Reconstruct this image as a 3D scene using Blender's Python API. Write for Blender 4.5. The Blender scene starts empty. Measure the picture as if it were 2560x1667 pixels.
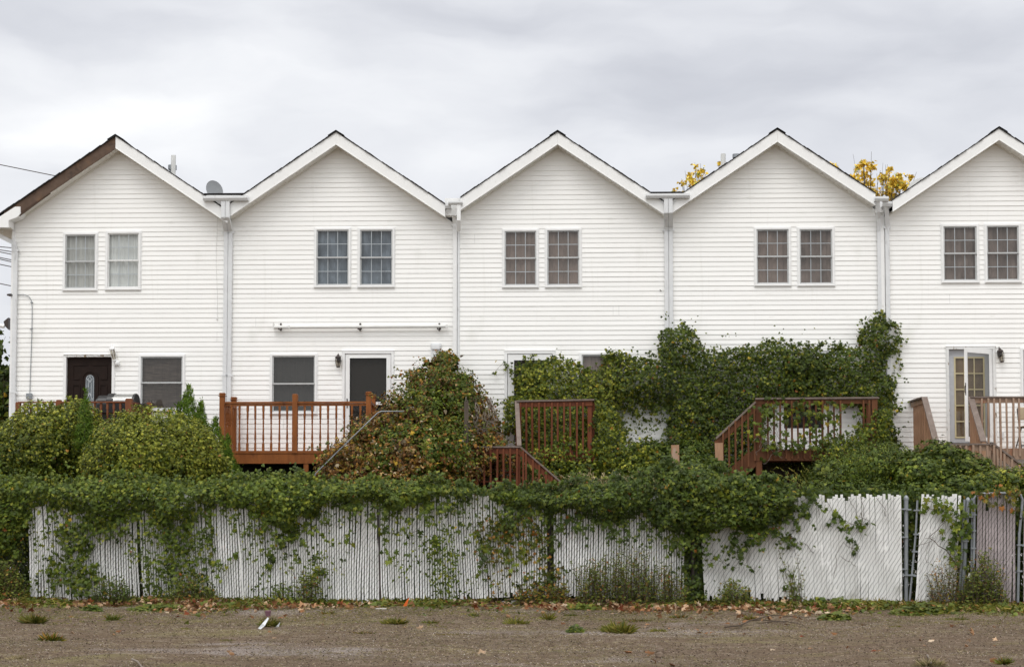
import bpy, math, random
import numpy as np
from mathutils import Vector, Matrix
random.seed(7)
RNG = np.random.default_rng(11)
C = bpy.context.scene.collection
R = math.radians

# ------------------------------------------------------------------ camera, sky, sun
EYE, FPX, TILT, PY = 1.6, 4200.0, R(3.0), 1048.0
cd = bpy.data.cameras.new('camera'); cam = bpy.data.objects.new('camera', cd); C.objects.link(cam)
cam.location = (0, 0, EYE); cam.rotation_euler = (R(90)+TILT, 0, 0)
cd.sensor_width = 36; cd.lens = FPX/2560*36; cd.shift_y = (PY-833.5)/2560
cd.clip_start = .1; cd.clip_end = 3000
bpy.context.scene.camera = cam
vs = bpy.context.scene.view_settings
vs.view_transform = 'Standard'; vs.look = 'None'; vs.gamma = 1; vs.use_curve_mapping = False; vs.exposure = 0.24

def ray(px, py):
    xc = (px-1280)/FPX; yc = (PY-py)/FPX
    return (xc, math.cos(TILT)-yc*math.sin(TILT), math.sin(TILT)+yc*math.cos(TILT))

SUN_EL, SUN_AZ = R(58), R(200)      # azimuth measured from +Y clockwise: behind the camera
w = bpy.data.worlds.new('World'); bpy.context.scene.world = w; w.use_nodes = True
wn, wl = w.node_tree.nodes, w.node_tree.links
wn.clear()
def N(t, nt=wn, **k):
    n = nt.new(t)
    for a, b in k.items(): setattr(n, a, b)
    return n
def build_world():
    out = N('ShaderNodeOutputWorld'); bg = N('ShaderNodeBackground'); bg.inputs[1].default_value = 0.1
    sky = N('ShaderNodeTexSky', sky_type='NISHITA', sun_disc=False)
    sky.sun_elevation = SUN_EL; sky.sun_rotation = SUN_AZ
    tc = N('ShaderNodeTexCoord')
    # slow warp of the directions so the cloud banks have soft ragged edges
    mp = N('ShaderNodeMapping'); mp.inputs['Scale'].default_value = (1, 1, 2.2)
    wl.new(tc.outputs['Generated'], mp.inputs[0])
    nz = N('ShaderNodeTexNoise'); nz.inputs['Scale'].default_value = 5; nz.inputs['Detail'].default_value = 6; nz.inputs['Roughness'].default_value = .5
    wl.new(mp.outputs[0], nz.inputs['Vector'])
    sb = N('ShaderNodeVectorMath', operation='SUBTRACT'); sb.inputs[1].default_value = (.5, .5, .5); wl.new(nz.outputs['Color'], sb.inputs[0])
    sc = N('ShaderNodeVectorMath', operation='MULTIPLY'); sc.inputs[1].default_value = (.16, .05, .10); wl.new(sb.outputs[0], sc.inputs[0])
    ad = N('ShaderNodeVectorMath', operation='ADD'); wl.new(tc.outputs['Generated'], ad.inputs[0]); wl.new(sc.outputs[0], ad.inputs[1])
    D = ad.outputs[0]
    val = None
    def addv(a, b, op='ADD'):
        m = N('ShaderNodeMath', operation=op)
        for i, q in enumerate((a, b)):
            if hasattr(q, 'links') or hasattr(q, 'is_linked'): wl.new(q, m.inputs[i])
            else: m.inputs[i].default_value = q
        return m.outputs[0]
    # banks of cloud: (px, py, half width px, half height px, brightness)
    banks = [(420,210,700,210,.17),(60,30,560,70,-.16),(1000,10,900,70,-.08),(1800,190,820,170,-.13),(2350,60,600,120,-.10),
             (2400,380,520,160,-.09),(1150,250,420,60,.05),(750,400,300,80,-.05),(330,410,260,40,.05),(1120,440,260,60,.12),(150,560,400,120,.12),(1350,130,300,40,.06),
             (2150,300,300,50,.06),(1900,60,300,40,.05),(30,270,200,90,.07)]
    for (px, py, hw, hh, amp) in banks:
        d = Vector(ray(px, py)).normalized()
        s1 = N('ShaderNodeVectorMath', operation='SUBTRACT'); wl.new(D, s1.inputs[0]); s1.inputs[1].default_value = d
        s2 = N('ShaderNodeVectorMath', operation='MULTIPLY'); wl.new(s1.outputs[0], s2.inputs[0]); s2.inputs[1].default_value = (FPX/hw, 1.5, FPX/hh)
        ln = N('ShaderNodeVectorMath', operation='LENGTH'); wl.new(s2.outputs[0], ln.inputs[0])
        mr = N('ShaderNodeMapRange', interpolation_type='SMOOTHSTEP')
        mr.inputs['From Min'].default_value = 1.5; mr.inputs['From Max'].default_value = 0
        mr.inputs['To Min'].default_value = 0; mr.inputs['To Max'].default_value = amp
        wl.new(ln.outputs['Value'], mr.inputs['Value'])
        val = mr.outputs[0] if val is None else addv(val, mr.outputs[0])
    n2 = N('ShaderNodeTexNoise'); n2.inputs['Scale'].default_value = 9; n2.inputs['Detail'].default_value = 7; n2.inputs['Roughness'].default_value = .48
    m2 = N('ShaderNodeMapping'); m2.inputs['Scale'].default_value = (1, 1, 3.0); wl.new(D, m2.inputs[0]); wl.new(m2.outputs[0], n2.inputs['Vector'])
    t = addv(addv(n2.outputs['Fac'], .5, 'SUBTRACT'), .34, 'MULTIPLY')
    val = addv(addv(addv(val, .88, 'MULTIPLY'), t), .722)
    # overcast sky: brighter overhead and towards the veiled sun behind the camera
    sep = N('ShaderNodeSeparateXYZ'); wl.new(tc.outputs['Generated'], sep.inputs[0])
    r1 = N('ShaderNodeMapRange', interpolation_type='SMOOTHSTEP'); r1.inputs['From Min'].default_value = .3; r1.inputs['From Max'].default_value = 1; r1.inputs['To Min'].default_value = 1; r1.inputs['To Max'].default_value = 1.9
    wl.new(sep.outputs['Z'], r1.inputs['Value'])
    r2 = N('ShaderNodeMapRange', interpolation_type='SMOOTHSTEP'); r2.inputs['From Min'].default_value = .5; r2.inputs['From Max'].default_value = -.6; r2.inputs['To Min'].default_value = 1; r2.inputs['To Max'].default_value = 1.42
    wl.new(sep.outputs['Y'], r2.inputs['Value'])
    val = addv(addv(val, r1.outputs[0], 'MULTIPLY'), r2.outputs[0], 'MULTIPLY')
    # colour: grey parts lean blue, bright parts neutral
    ramp = N('ShaderNodeValToRGB'); e = ramp.color_ramp.elements
    e[0].position = .55; e[0].color = (.935, .96, 1.045, 1); e[1].position = .95; e[1].color = (.995, 1.0, 1.0, 1)
    wl.new(val, ramp.inputs[0])
    v10 = addv(val, 10.0, 'MULTIPLY')
    mul = N('ShaderNodeVectorMath', operation='SCALE'); wl.new(ramp.outputs[0], mul.inputs[0]); wl.new(v10, mul.inputs['Scale'])
    mix = N('ShaderNodeMix', data_type='RGBA'); mix.inputs[0].default_value = .95
    wl.new(sky.outputs[0], mix.inputs[6]); wl.new(mul.outputs[0], mix.inputs[7])
    wl.new(mix.outputs[2], bg.inputs[0]); wl.new(bg.outputs[0], out.inputs[0])
build_world()
sd = bpy.data.lights.new('sun', 'SUN'); sd.energy = .75; sd.angle = R(25); sd.color = (1, .97, .93)
sun = bpy.data.objects.new('sun', sd); C.objects.link(sun)
sdir = Vector((math.sin(SUN_AZ)*math.cos(SUN_EL), math.cos(SUN_AZ)*math.cos(SUN_EL), math.sin(SUN_EL)))
sun.rotation_euler = sdir.to_track_quat('Z', 'Y').to_euler(); sun.location = (0, -5, 30)

# ------------------------------------------------------------------ helpers
class Frame:
    """u runs along a wall to the right, v out of it towards the camera, z up"""
    def __init__(s, ox, oy, deg): s.ox, s.oy, s.a = ox, oy, R(deg); s.c, s.s = math.cos(s.a), math.sin(s.a)
    def world(s, u, v, z=0): return Vector((s.ox+u*s.c-v*s.s, s.oy-u*s.s-v*s.c, z))
    def px(s, px, py, v=0.0):
        X, Y, Z = ray(px, py)
        # k*(X,Y) = O + u*(c,-s) + v*(-s,-c)
        bx, by = s.ox-v*s.s, s.oy-v*s.c
        # solve k*X - u*c = bx ; k*Y + u*s = by
        det = X*s.s + Y*s.c
        k = (bx*s.s + by*s.c)/det
        u = (k*X-bx)/s.c
        return u, EYE+k*Z
    def u(s, px, v=0.0, py=900): return s.px(px, py, v)[0]
    def z(s, py, px=1280, v=0.0): return s.px(px, py, v)[1]
WF = Frame(0, 0, 0)             # world: u = X, v = -Y
HF = Frame(0, 35, 2.4)          # the row of houses
FF = Frame(0, 28.4, 6.0)        # the fence

class MB:
    def __init__(s): s.v = []; s.f = []
    def add(s, vs, fs):
        n = len(s.v); s.v += [tuple(p) for p in vs]; s.f += [tuple(n+i for i in f) for f in fs]; return s
    def box(s, u0, u1, v0, v1, z0, z1):
        if u0 > u1: u0, u1 = u1, u0
        if v0 > v1: v0, v1 = v1, v0
        if z0 > z1: z0, z1 = z1, z0
        return s.add([(u0,v0,z0),(u1,v0,z0),(u1,v1,z0),(u0,v1,z0),(u0,v0,z1),(u1,v0,z1),(u1,v1,z1),(u0,v1,z1)],
                     [(0,1,2,3),(7,6,5,4),(4,5,1,0),(5,6,2,1),(6,7,3,2),(7,4,0,3)])
    def prism(s, poly, v0, v1):
        """poly of (u,z) extruded along v"""
        n = len(poly)
        return s.add([(p[0],v0,p[1]) for p in poly]+[(p[0],v1,p[1]) for p in poly],
              [tuple(range(n)), tuple(range(2*n-1, n-1, -1))]+[(i, (i+1)%n+0, (i+1)%n+n, i+n)[::-1] for i in range(n)])
    def beam(s, p, q, w, h, up=(0,0,1)):
        """square bar from p to q, w across, h along up"""
        p, q = Vector(p), Vector(q); d = (q-p).normalized(); upv = Vector(up)
        a = d.cross(upv)
        if a.length < 1e-4: a = d.cross(Vector((0,1,0)))
        a.normalize(); b = a.cross(d).normalized()
        vs = []
        for o in (p, q):
            for (i, j) in ((-1,-1),(1,-1),(1,1),(-1,1)): vs.append(o+a*i*w/2+b*j*h/2)
        return s.add(vs, [(0,3,2,1),(4,5,6,7),(0,1,5,4),(1,2,6,5),(2,3,7,6),(3,0,4,7)])
    def tube(s, pts, r, n=6, cap=True):
        pts = [Vector(p) for p in pts]; rs = r if isinstance(r, (list, tuple)) else [r]*len(pts)
        base = len(s.v); prev = None
        for i, p in enumerate(pts):
            d = (pts[min(i+1, len(pts)-1)]-pts[max(i-1, 0)]).normalized()
            if prev is None:
                a = d.cross(Vector((0,0,1)));
                if a.length < 1e-3: a = d.cross(Vector((0,1,0)))
            else: a = prev - d*prev.dot(d)
            a.normalize(); prev = a; b = d.cross(a)
            for k in range(n):
                t = 2*math.pi*k/n; s.v.append(tuple(p+(a*math.cos(t)+b*math.sin(t))*rs[i]))
        for i in range(len(pts)-1):
            for k in range(n):
                o = base+i*n; k2 = (k+1)%n
                s.f.append((o+k, o+k2, o+n+k2, o+n+k))
        if cap:
            s.f.append(tuple(base+k for k in range(n))[::-1]); s.f.append(tuple(base+(len(pts)-1)*n+k for k in range(n)))
        return s
    def lathe(s, cu, cv, prof, n=10):
        base = len(s.v)
        for (r, z) in prof:
            for k in range(n):
                t = 2*math.pi*k/n; s.v.append((cu+r*math.cos(t), cv+r*math.sin(t), z))
        for i in range(len(prof)-1):
            for k in range(n):
                o = base+i*n; k2 = (k+1)%n; s.f.append((o+k2, o+k, o+n+k, o+n+k2))
        s.f.append(tuple(base+k for k in range(n))); s.f.append(tuple(base+(len(prof)-1)*n+k for k in range(n))[::-1])
        return s

def link_mesh(name, me, mat, parent=None):
    o = bpy.data.objects.new(name, me); C.objects.link(o)
    if mat: me.materials.append(mat)
    if parent: o.parent = parent
    return o
class Thing:
    def __init__(s, name, label, cat, fr, u0, v0, group=None, z0=0.0):
        s.fr, s.u0, s.v0, s.z0 = fr, u0, v0, z0
        o = bpy.data.objects.new(name, None); C.objects.link(o); o.empty_display_size = .2
        o.location = fr.world(u0, v0, z0); o.rotation_euler = (0, 0, -fr.a)
        o['label'] = label; o['category'] = cat
        if group: o['group'] = group
        s.o = o
    def part(s, name, mb, mat, parent=None, smooth=False, label=None, bevel=0):
        me = bpy.data.meshes.new(name)
        me.from_pydata([(a-s.u0, -(b-s.v0), c-s.z0) for (a, b, c) in mb.v], [], mb.f)
        bm_fix(me)
        if smooth: me.polygons.foreach_set('use_smooth', [True]*len(me.polygons))
        o = link_mesh(name, me, mat, parent or s.o)
        if label: o['label'] = label
        if bevel:
            m = o.modifiers.new('bevel', 'BEVEL'); m.width = bevel; m.segments = 1; m.limit_method = 'ANGLE'
        return o
    def copy(s, src, name, u, v, z, parent=None):
        """a repeat of a part whose mesh is centred on its own origin"""
        o = src.copy(); C.objects.link(o); o.parent = parent or s.o
        o.location = (u-s.u0, -(v-s.v0), z-s.z0); return o
import bmesh
def bm_fix(me):
    bm = bmesh.new(); bm.from_mesh(me); bmesh.ops.recalc_face_normals(bm, faces=bm.faces); bm.to_mesh(me); bm.free()
def structure(o): o['kind'] = 'structure'; return o

# ---- materials
def mat(name, c1, c2=None, scale=8, rough=.6, bump=0, spec=.3, stretch=(1,1,1), detail=4, metal=0, contrast=.25, extra=None):
    m = bpy.data.materials.new(name); m.use_nodes = True; nt = m.node_tree; n, l = nt.nodes, nt.links
    b = n['Principled BSDF']; b.inputs['Roughness'].default_value = rough; b.inputs['Specular IOR Level'].default_value = spec; b.inputs['Metallic'].default_value = metal
    if c2 is None: c2 = tuple(x*.85 for x in c1)
    tc = n.new('ShaderNodeTexCoord'); mp = n.new('ShaderNodeMapping'); mp.inputs['Scale'].default_value = stretch
    l.new(tc.outputs['Object'], mp.inputs[0])
    nz = n.new('ShaderNodeTexNoise'); nz.inputs['Scale'].default_value = scale; nz.inputs['Detail'].default_value = detail; nz.inputs['Roughness'].default_value = .6
    l.new(mp.outputs[0], nz.inputs['Vector'])
    r = n.new('ShaderNodeValToRGB'); e = r.color_ramp.elements
    e[0].position = .5-contrast; e[0].color = (*c2, 1); e[1].position = .5+contrast; e[1].color = (*c1, 1)
    l.new(nz.outputs['Fac'], r.inputs[0]); col = r.outputs[0]
    if extra:      # (colour, scale, threshold low, high, stretch): patches of stain or wear
        for (c3, s3, lo, hi, st3) in extra:
            mp3 = n.new('ShaderNodeMapping'); mp3.inputs['Scale'].default_value = st3; l.new(tc.outputs['Object'], mp3.inputs[0])
            n3 = n.new('ShaderNodeTexNoise'); n3.inputs['Scale'].default_value = s3; n3.inputs['Detail'].default_value = 6; l.new(mp3.outputs[0], n3.inputs['Vector'])
            mr = n.new('ShaderNodeMapRange'); mr.inputs['From Min'].default_value = lo; mr.inputs['From Max'].default_value = hi; l.new(n3.outputs['Fac'], mr.inputs['Value'])
            mx = n.new('ShaderNodeMix'); mx.data_type = 'RGBA'; l.new(mr.outputs[0], mx.inputs[0]); l.new(col, mx.inputs[6]); mx.inputs[7].default_value = (*c3, 1)
            col = mx.outputs[2]
    l.new(col, b.inputs['Base Color'])
    if bump:
        bp = n.new('ShaderNodeBump'); bp.inputs['Strength'].default_value = bump; bp.inputs['Distance'].default_value = .01
        l.new(nz.outputs['Fac'], bp.inputs['Height']); l.new(bp.outputs[0], b.inputs['Normal'])
    return m
def leaf_mat(name, rough=.48, trans=.16, spec=.22):
    m = bpy.data.materials.new(name); m.use_nodes = True; n, l = m.node_tree.nodes, m.node_tree.links
    b = n['Principled BSDF']; b.inputs['Roughness'].default_value = rough; b.inputs['Specular IOR Level'].default_value = spec
    at = n.new('ShaderNodeAttribute'); at.attribute_name = 'Col'; l.new(at.outputs['Color'], b.inputs['Base Color'])
    tr = n.new('ShaderNodeBsdfTranslucent'); l.new(at.outputs['Color'], tr.inputs['Color'])
    mx = n.new('ShaderNodeMixShader'); mx.inputs[0].default_value = trans
    l.new(b.outputs[0], mx.inputs[1]); l.new(tr.outputs[0], mx.inputs[2]); l.new(mx.outputs[0], n['Material Output'].inputs[0])
    return m
def glass_mat(name, refl=.85, rough=.03, tint=(.9,.92,.92)):
    m = bpy.data.materials.new(name); m.use_nodes = True; n, l = m.node_tree.nodes, m.node_tree.links; n.clear()
    out = n.new('ShaderNodeOutputMaterial'); g = n.new('ShaderNodeBsdfGlossy'); g.inputs['Roughness'].default_value = rough; g.inputs['Color'].default_value = (refl,refl,refl,1)
    t = n.new('ShaderNodeBsdfTransparent'); t.inputs['Color'].default_value = (*tint, 1)
    lf = n.new('ShaderNodeLayerWeight'); lf.inputs['Blend'].default_value = .5
    pw = n.new('ShaderNodeMath'); pw.operation = 'POWER'; pw.inputs[1].default_value = 4; l.new(lf.outputs['Facing'], pw.inputs[0])
    lw = n.new('ShaderNodeMath'); lw.operation = 'MULTIPLY_ADD'; lw.inputs[1].default_value = .8; lw.inputs[2].default_value = .05; l.new(pw.outputs[0], lw.inputs[0])
    nz = n.new('ShaderNodeTexNoise'); nz.inputs['Scale'].default_value = 1.6; tc = n.new('ShaderNodeTexCoord'); l.new(tc.outputs['Object'], nz.inputs['Vector'])
    bp = n.new('ShaderNodeBump'); bp.inputs['Strength'].default_value = .12; bp.inputs['Distance'].default_value = .02; l.new(nz.outputs['Fac'], bp.inputs['Height']); l.new(bp.outputs[0], g.inputs['Normal'])
    mx = n.new('ShaderNodeMixShader'); l.new(lw.outputs[0], mx.inputs[0]); l.new(t.outputs[0], mx.inputs[1]); l.new(g.outputs[0], mx.inputs[2]); l.new(mx.outputs[0], out.inputs[0])
    return m

M = {}
M['siding'] = mat('vinyl_siding', (.92,.914,.895), (.885,.88,.86), 1.2, .5, 0, .35, (1,1,1), 5,
    extra=[((.72,.71,.675), 3.0, .62, .9, (1,1,4)), ((.80,.79,.76), 1.6, .60, .9, (5,1,.35)), ((.66,.66,.61), .8, .62, .85, (1,1,1))])
M['trim'] = mat('white_trim', (.87,.87,.865), (.80,.80,.795), 4, .45, 0, .4)
M['trim_grey'] = mat('grey_white_aluminium', (.75,.76,.77), (.67,.68,.69), 5, .4, 0, .4, extra=[((.42,.42,.42), 6, .62, .75, (1,1,.4))])
M['fascia'] = mat('white_fascia', (.87,.87,.86), (.82,.82,.81), 3, .45, 0, .35, extra=[((.62,.61,.58), 9, .66, .8, (1,1,1))])
M['soffit'] = mat('soffit_vinyl', (.84,.82,.77), (.78,.76,.71), 5, .55)
M['bare'] = mat('bare_weathered_wood', (.13,.088,.065), (.085,.055,.04), 9, .8, .5, .2, (1,1,1), extra=[((.22,.13,.075), 2.2, .58, .78, (1,1,1)), ((.045,.032,.027), 4, .60, .78, (1,1,1))])
M['shingle'] = mat('asphalt_shingle', (.035,.033,.033), (.018,.017,.017), 30, .95, .4, .1)
M['peel'] = mat('peeling_white_paint', (.78,.78,.77), (.70,.70,.69), 12, .5, .1, .3, extra=[((.25,.19,.13), 9, .62, .67, (1,1,.5))])
M['sash'] = mat('aluminium_sash', (.52,.53,.53), (.46,.47,.47), 10, .4, 0, .4)
M['sash_white'] = mat('white_sash', (.78,.78,.77), (.72,.72,.71), 10, .4, 0, .4)
M['grille'] = mat('window_grille', (.56,.58,.61), (.50,.52,.55), 10, .4)
M['glass'] = glass_mat('window_glass')
M['glass_dirty'] = glass_mat('door_glass', .35, .12, (.8,.8,.78))
def curtain_mat(name, c1, c2, kind):
    if kind == 'folds': return mat(name, c1, c2, 9, .9, .2, .05, (3.2,1,.12), 3, contrast=.18)
    if kind == 'blinds': return mat(name, c1, c2, 7, .8, .3, .1, (.5,1,4.5), 5, contrast=.22)
    if kind == 'crease': return mat(name, c1, c2, 2.2, .9, .6, .1, (1.8,1,.9), 5, contrast=.16)
    return mat(name, c1, c2, 2.5, .9, 0, .05, (1,1,1), 5)
M['cur_pale'] = curtain_mat('pale_curtain', (.52,.51,.48), (.40,.39,.37), 'folds')
M['cur_white'] = curtain_mat('white_curtain', (.72,.72,.70), (.58,.58,.56), 'folds')
M['cur_blue'] = curtain_mat('blue_grey_curtain', (.22,.25,.29), (.10,.115,.135), 'crease')
M['cur_brown'] = curtain_mat('brown_paper_blind', (.27,.205,.175), (.17,.13,.112), 'crease')
M['cur_brown2'] = curtain_mat('creased_brown_blind', (.235,.182,.158), (.12,.092,.08), 'crease')
M['blinds'] = curtain_mat('brown_slat_blind', (.11,.085,.07), (.035,.026,.022), 'blinds')
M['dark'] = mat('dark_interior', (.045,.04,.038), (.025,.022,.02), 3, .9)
M['darkscreen'] = mat('dark_insect_screen', (.040,.035,.031), (.026,.023,.02), 18, .8)
M['door_brown'] = mat('dark_brown_door', (.022,.012,.009), (.014,.008,.006), 10, .6, 0, .15)
M['door_grey'] = mat('pale_grey_door', (.52,.53,.56), (.46,.47,.50), 6, .5)
M['cream'] = mat('cream_muntin', (.62,.54,.34), (.52,.45,.27), 8, .5)
M['tanblind'] = curtain_mat('tan_blind', (.26,.18,.11), (.15,.10,.06), 'crease')
M['lead'] = mat('leaded_came', (.62,.66,.68), (.5,.54,.56), 10, .3, 0, .5)
M['black'] = mat('black_metal', (.012,.012,.013), (.008,.008,.009), 10, .35, 0, .5)
M['bronze'] = mat('dark_bronze', (.05,.035,.03), (.03,.02,.018), 10, .45, 0, .4)
M['lampglass'] = glass_mat('lamp_glass', .6, .05, (.75,.72,.66))
M['galv'] = mat('galvanised_steel', (.30,.32,.34), (.20,.215,.23), 9, .42, 0, .5, (1,1,.5), metal=.35, extra=[((.12,.08,.05), 7, .66, .78, (1,1,1))])
M['wire'] = mat('fence_wire', (.085,.085,.085), (.05,.05,.05), 9, .5, 0, .4, metal=.3)
M['steel'] = mat('brushed_steel', (.42,.42,.41), (.36,.36,.35), 4, .3, 0, .5, (1,1,8), metal=.8)
M['dish'] = mat('grey_dish', (.46,.48,.50), (.41,.43,.45), 5, .5)
M['pvc'] = mat('white_pvc', (.75,.75,.73), (.66,.66,.64), 5, .45)
def wood(name, c1, c2, wear, amt=.62):
    return mat(name, c1, c2, 6, .6, .35, .25, (1.5,1.5,.35), 5, extra=[(wear, 5, amt, amt+.14, (1.2,1.2,.5))])
M['wood2'] = wood('orange_brown_stained_wood', (.30,.102,.024), (.165,.050,.012), (.08,.024,.008))
M['wood1'] = wood('brown_stained_wood', (.24,.085,.035), (.13,.042,.018), (.07,.025,.012))
M['wood3'] = wood('red_stained_wood', (.185,.054,.020), (.10,.027,.011), (.20,.08,.045), .76)
M['wood4'] = wood('dull_red_brown_wood', (.165,.064,.024), (.088,.032,.013), (.20,.13,.09), .72)
M['wood5'] = wood('faded_grey_brown_wood', (.38,.27,.20), (.24,.15,.10), (.33,.12,.05), .58)
M['wood5d'] = wood('rough_brown_railing_wood', (.42,.255,.155), (.26,.14,.08), (.38,.30,.24), .56)
M['grey_wood'] = wood('grey_weathered_wood', (.21,.165,.14), (.13,.098,.082), (.32,.27,.235))
M['slat'] = mat('white_fence_slat', (.90,.895,.88), (.80,.795,.78), 5, .5, 0, .35, (6,6,.6), 4, extra=[((.52,.52,.47), 2.2, .62, .86, (1,1,1)), ((.35,.35,.31), 18, .68, .82, (2,2,.3))])
M['slat_flat'] = mat('pale_fence_slat', (.78,.775,.755), (.69,.685,.67), 5, .5, 0, .35, (6,6,.6), 4, extra=[((.36,.35,.31), 2.0, .60, .85, (1,1,1))])
M['slat_pink'] = mat('pinkish_grey_fence_slat', (.42,.365,.365), (.34,.295,.295), 5, .55, 0, .3, (6,6,.6), 4)
M['stem'] = mat('vine_stem', (.10,.07,.045), (.05,.035,.025), 10, .8)
M['twig'] = mat('bare_grey_twig', (.26,.22,.18), (.14,.11,.09), 10, .8)
M['bark'] = mat('bark', (.14,.115,.09), (.07,.055,.045), 9, .9, .5, .1, (1,1,.3))
M['leaf'] = leaf_mat('vine_leaf')
M['leaf_dry'] = leaf_mat('dry_leaf', .8, .15, .1)
M['needle'] = leaf_mat('evergreen_spray', .6, .2, .2)

# ------------------------------------------------------------------ numpy foliage
def _h(ix, iy, iz, s):
    n = (ix*374761393 + iy*668265263 + iz*1274126177 + s*144665) & 0x7fffffff
    n = (n ^ (n >> 13))*1274126177 & 0x7fffffff
    return ((n ^ (n >> 16)) & 0xffff)/65535.0
def vnoise(x, y, z, s=0):
    x, y, z = (np.asarray(a, float) for a in (x, y, z)); x, y, z = np.broadcast_arrays(x, y, z)
    ix, iy, iz = (np.floor(a).astype(np.int64) for a in (x, y, z)); fx, fy, fz = x-ix, y-iy, z-iz
    fx, fy, fz = (t*t*(3-2*t) for t in (fx, fy, fz)); r = 0
    for a in (0,1):
        for b in (0,1):
            for c in (0,1):
                r = r + _h(ix+a, iy+b, iz+c, s)*(fx if a else 1-fx)*(fy if b else 1-fy)*(fz if c else 1-fz)
    return r
def norm(a): return a/np.maximum(np.linalg.norm(a, axis=1, keepdims=True), 1e-6)
LOBED = (np.array([(0,.12),(.30,-.10),(.52,.18),(.30,.30),(.56,.62),(.20,.56),(0,1.0),(-.20,.56),(-.56,.62),(-.30,.30),(-.52,.18),(-.30,-.10)]), .42)
HEART = (np.array([(0,.08),(.30,-.08),(.46,.22),(.26,.66),(0,1.0),(-.26,.66),(-.46,.22),(-.30,-.08)]), .38)
OVAL = (np.array([(0,0),(.22,.25),(.24,.6),(0,1.0),(-.24,.6),(-.22,.25)]), .45)
SPRAY = (np.array([(0,0),(.16,.30),(.07,.42),(.14,.75),(0,1.0),(-.14,.75),(-.07,.42),(-.16,.30)]), .45)
GRASS = (np.array([(-.07,0),(.07,0),(.05,.6),(0,1.0),(-.05,.6)]), .4)
BLADE = (np.array([(-.03,0),(.03,0),(.02,.6),(0,1.0),(-.02,.6)]), .4)
def leaves_mesh(name, P, Nn, T, S, COL, shape=LOBED, fold=.18, curl=.15):
    """P points, Nn leaf normals, T tip directions, S sizes, COL colours (linear)"""
    n = len(P); out, cy = shape; k = len(out)
    Nn = norm(Nn); T = norm(T - Nn*np.sum(T*Nn, 1, keepdims=True)); B = np.cross(T, Nn)
    x = np.concatenate([out[:,0], [0]]); y = np.concatenate([out[:,1], [cy]])
    h = -fold*np.abs(x)*1.2 - curl*y*y + .0; h[-1] += .03
    asp = RNG.uniform(.75, 1.15, n)[:,None,None]
    V = P[:,None,:] + S[:,None,None]*(B[:,None,:]*x[None,:,None]*asp + T[:,None,:]*y[None,:,None] + Nn[:,None,:]*h[None,:,None])
    V = V.reshape(-1, 3)
    tri = np.array([(i, (i+1)%k, k) for i in range(k)]).reshape(-1)
    F = (tri[None,:] + (np.arange(n)*(k+1))[:,None]).reshape(-1)
    me = bpy.data.meshes.new(name)
    me.vertices.add(len(V)); me.vertices.foreach_set('co', V.astype(np.float32).ravel())
    me.loops.add(len(F)); me.loops.foreach_set('vertex_index', F.astype(np.int32))
    me.polygons.add(len(F)//3); me.polygons.foreach_set('loop_start', np.arange(0, len(F), 3, dtype=np.int32))
    me.update(calc_edges=True)
    ca = me.color_attributes.new('Col', 'FLOAT_COLOR', 'POINT')
    cc = np.ones((n, k+1, 4), np.float32); cc[:,:,:3] = COL[:,None,:]; cc[:,k,:3] *= .9
    ca.data.foreach_set('color', cc.ravel())
    return me
PAL = {  # (weight, colour)
 'vine': [(5,(.048,.088,.020)),(5,(.070,.120,.026)),(3,(.110,.165,.036)),(1.4,(.165,.215,.050)),(.05,(.26,.22,.035)),(.03,(.17,.07,.025)),(3,(.034,.066,.020))],
 'vine_dark': [(5,(.030,.058,.016)),(5,(.045,.082,.020)),(3,(.068,.110,.026)),(1.2,(.12,.165,.04)),(.06,(.24,.17,.03)),(.08,(.14,.06,.02))],
 'ivy': [(4,(.040,.072,.014)),(5,(.062,.102,.017)),(3,(.098,.135,.020)),(1.8,(.175,.205,.036)),(.10,(.30,.25,.04)),(.04,(.26,.12,.02)),(3,(.030,.052,.012))],
 'olive': [(4,(.085,.108,.018)),(4,(.130,.152,.024)),(4,(.195,.215,.040)),(2.2,(.29,.29,.07)),(.12,(.26,.13,.04)),(2,(.05,.070,.014))],
 'brown': [(3,(.14,.062,.018)),(3,(.23,.115,.030)),(1.5,(.34,.22,.09)),(1.8,(.28,.18,.025)),(.7,(.42,.34,.22)),(2.5,(.075,.042,.016)),(2.5,(.10,.10,.018))],
 'mixed': [(4,(.060,.085,.020)),(3,(.090,.110,.022)),(1.5,(.16,.15,.03)),(1.5,(.20,.09,.03)),(.8,(.30,.19,.08)),(2,(.045,.045,.018))],
 'cypress': [(4,(.045,.105,.010)),(4,(.068,.140,.014)),(2,(.100,.175,.022)),(1,(.030,.065,.010))],
 'yellow': [(5,(.56,.35,.035)),(4,(.44,.25,.02)),(2,(.66,.47,.08)),(1,(.28,.17,.02)),(1,(.28,.28,.05))],
 'weed': [(4,(.060,.095,.028)),(4,(.090,.130,.040)),(2,(.13,.17,.055)),(1,(.17,.15,.06)),(.5,(.20,.10,.04))],
 'litter': [(4,(.25,.12,.055)),(4,(.34,.19,.10)),(3,(.44,.30,.19)),(2,(.16,.075,.035)),(1,(.50,.39,.28)),(1,(.20,.055,.025))],
 'dry': [(4,(.30,.24,.13)),(3,(.38,.31,.18)),(2,(.20,.16,.08)),(2,(.14,.13,.05))],
 'grit': [(3,(.45,.38,.32)),(3,(.30,.25,.20)),(1,(.62,.56,.50)),(2,(.2,.15,.12))],
 'mulch': [(3,(.05,.035,.026)),(3,(.10,.072,.055)),(2,(.16,.12,.09)),(1,(.22,.17,.13))],
 'tuft': [(4,(.095,.120,.035)),(4,(.14,.16,.05)),(2,(.22,.20,.09)),(1,(.060,.09,.02))],
}
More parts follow.
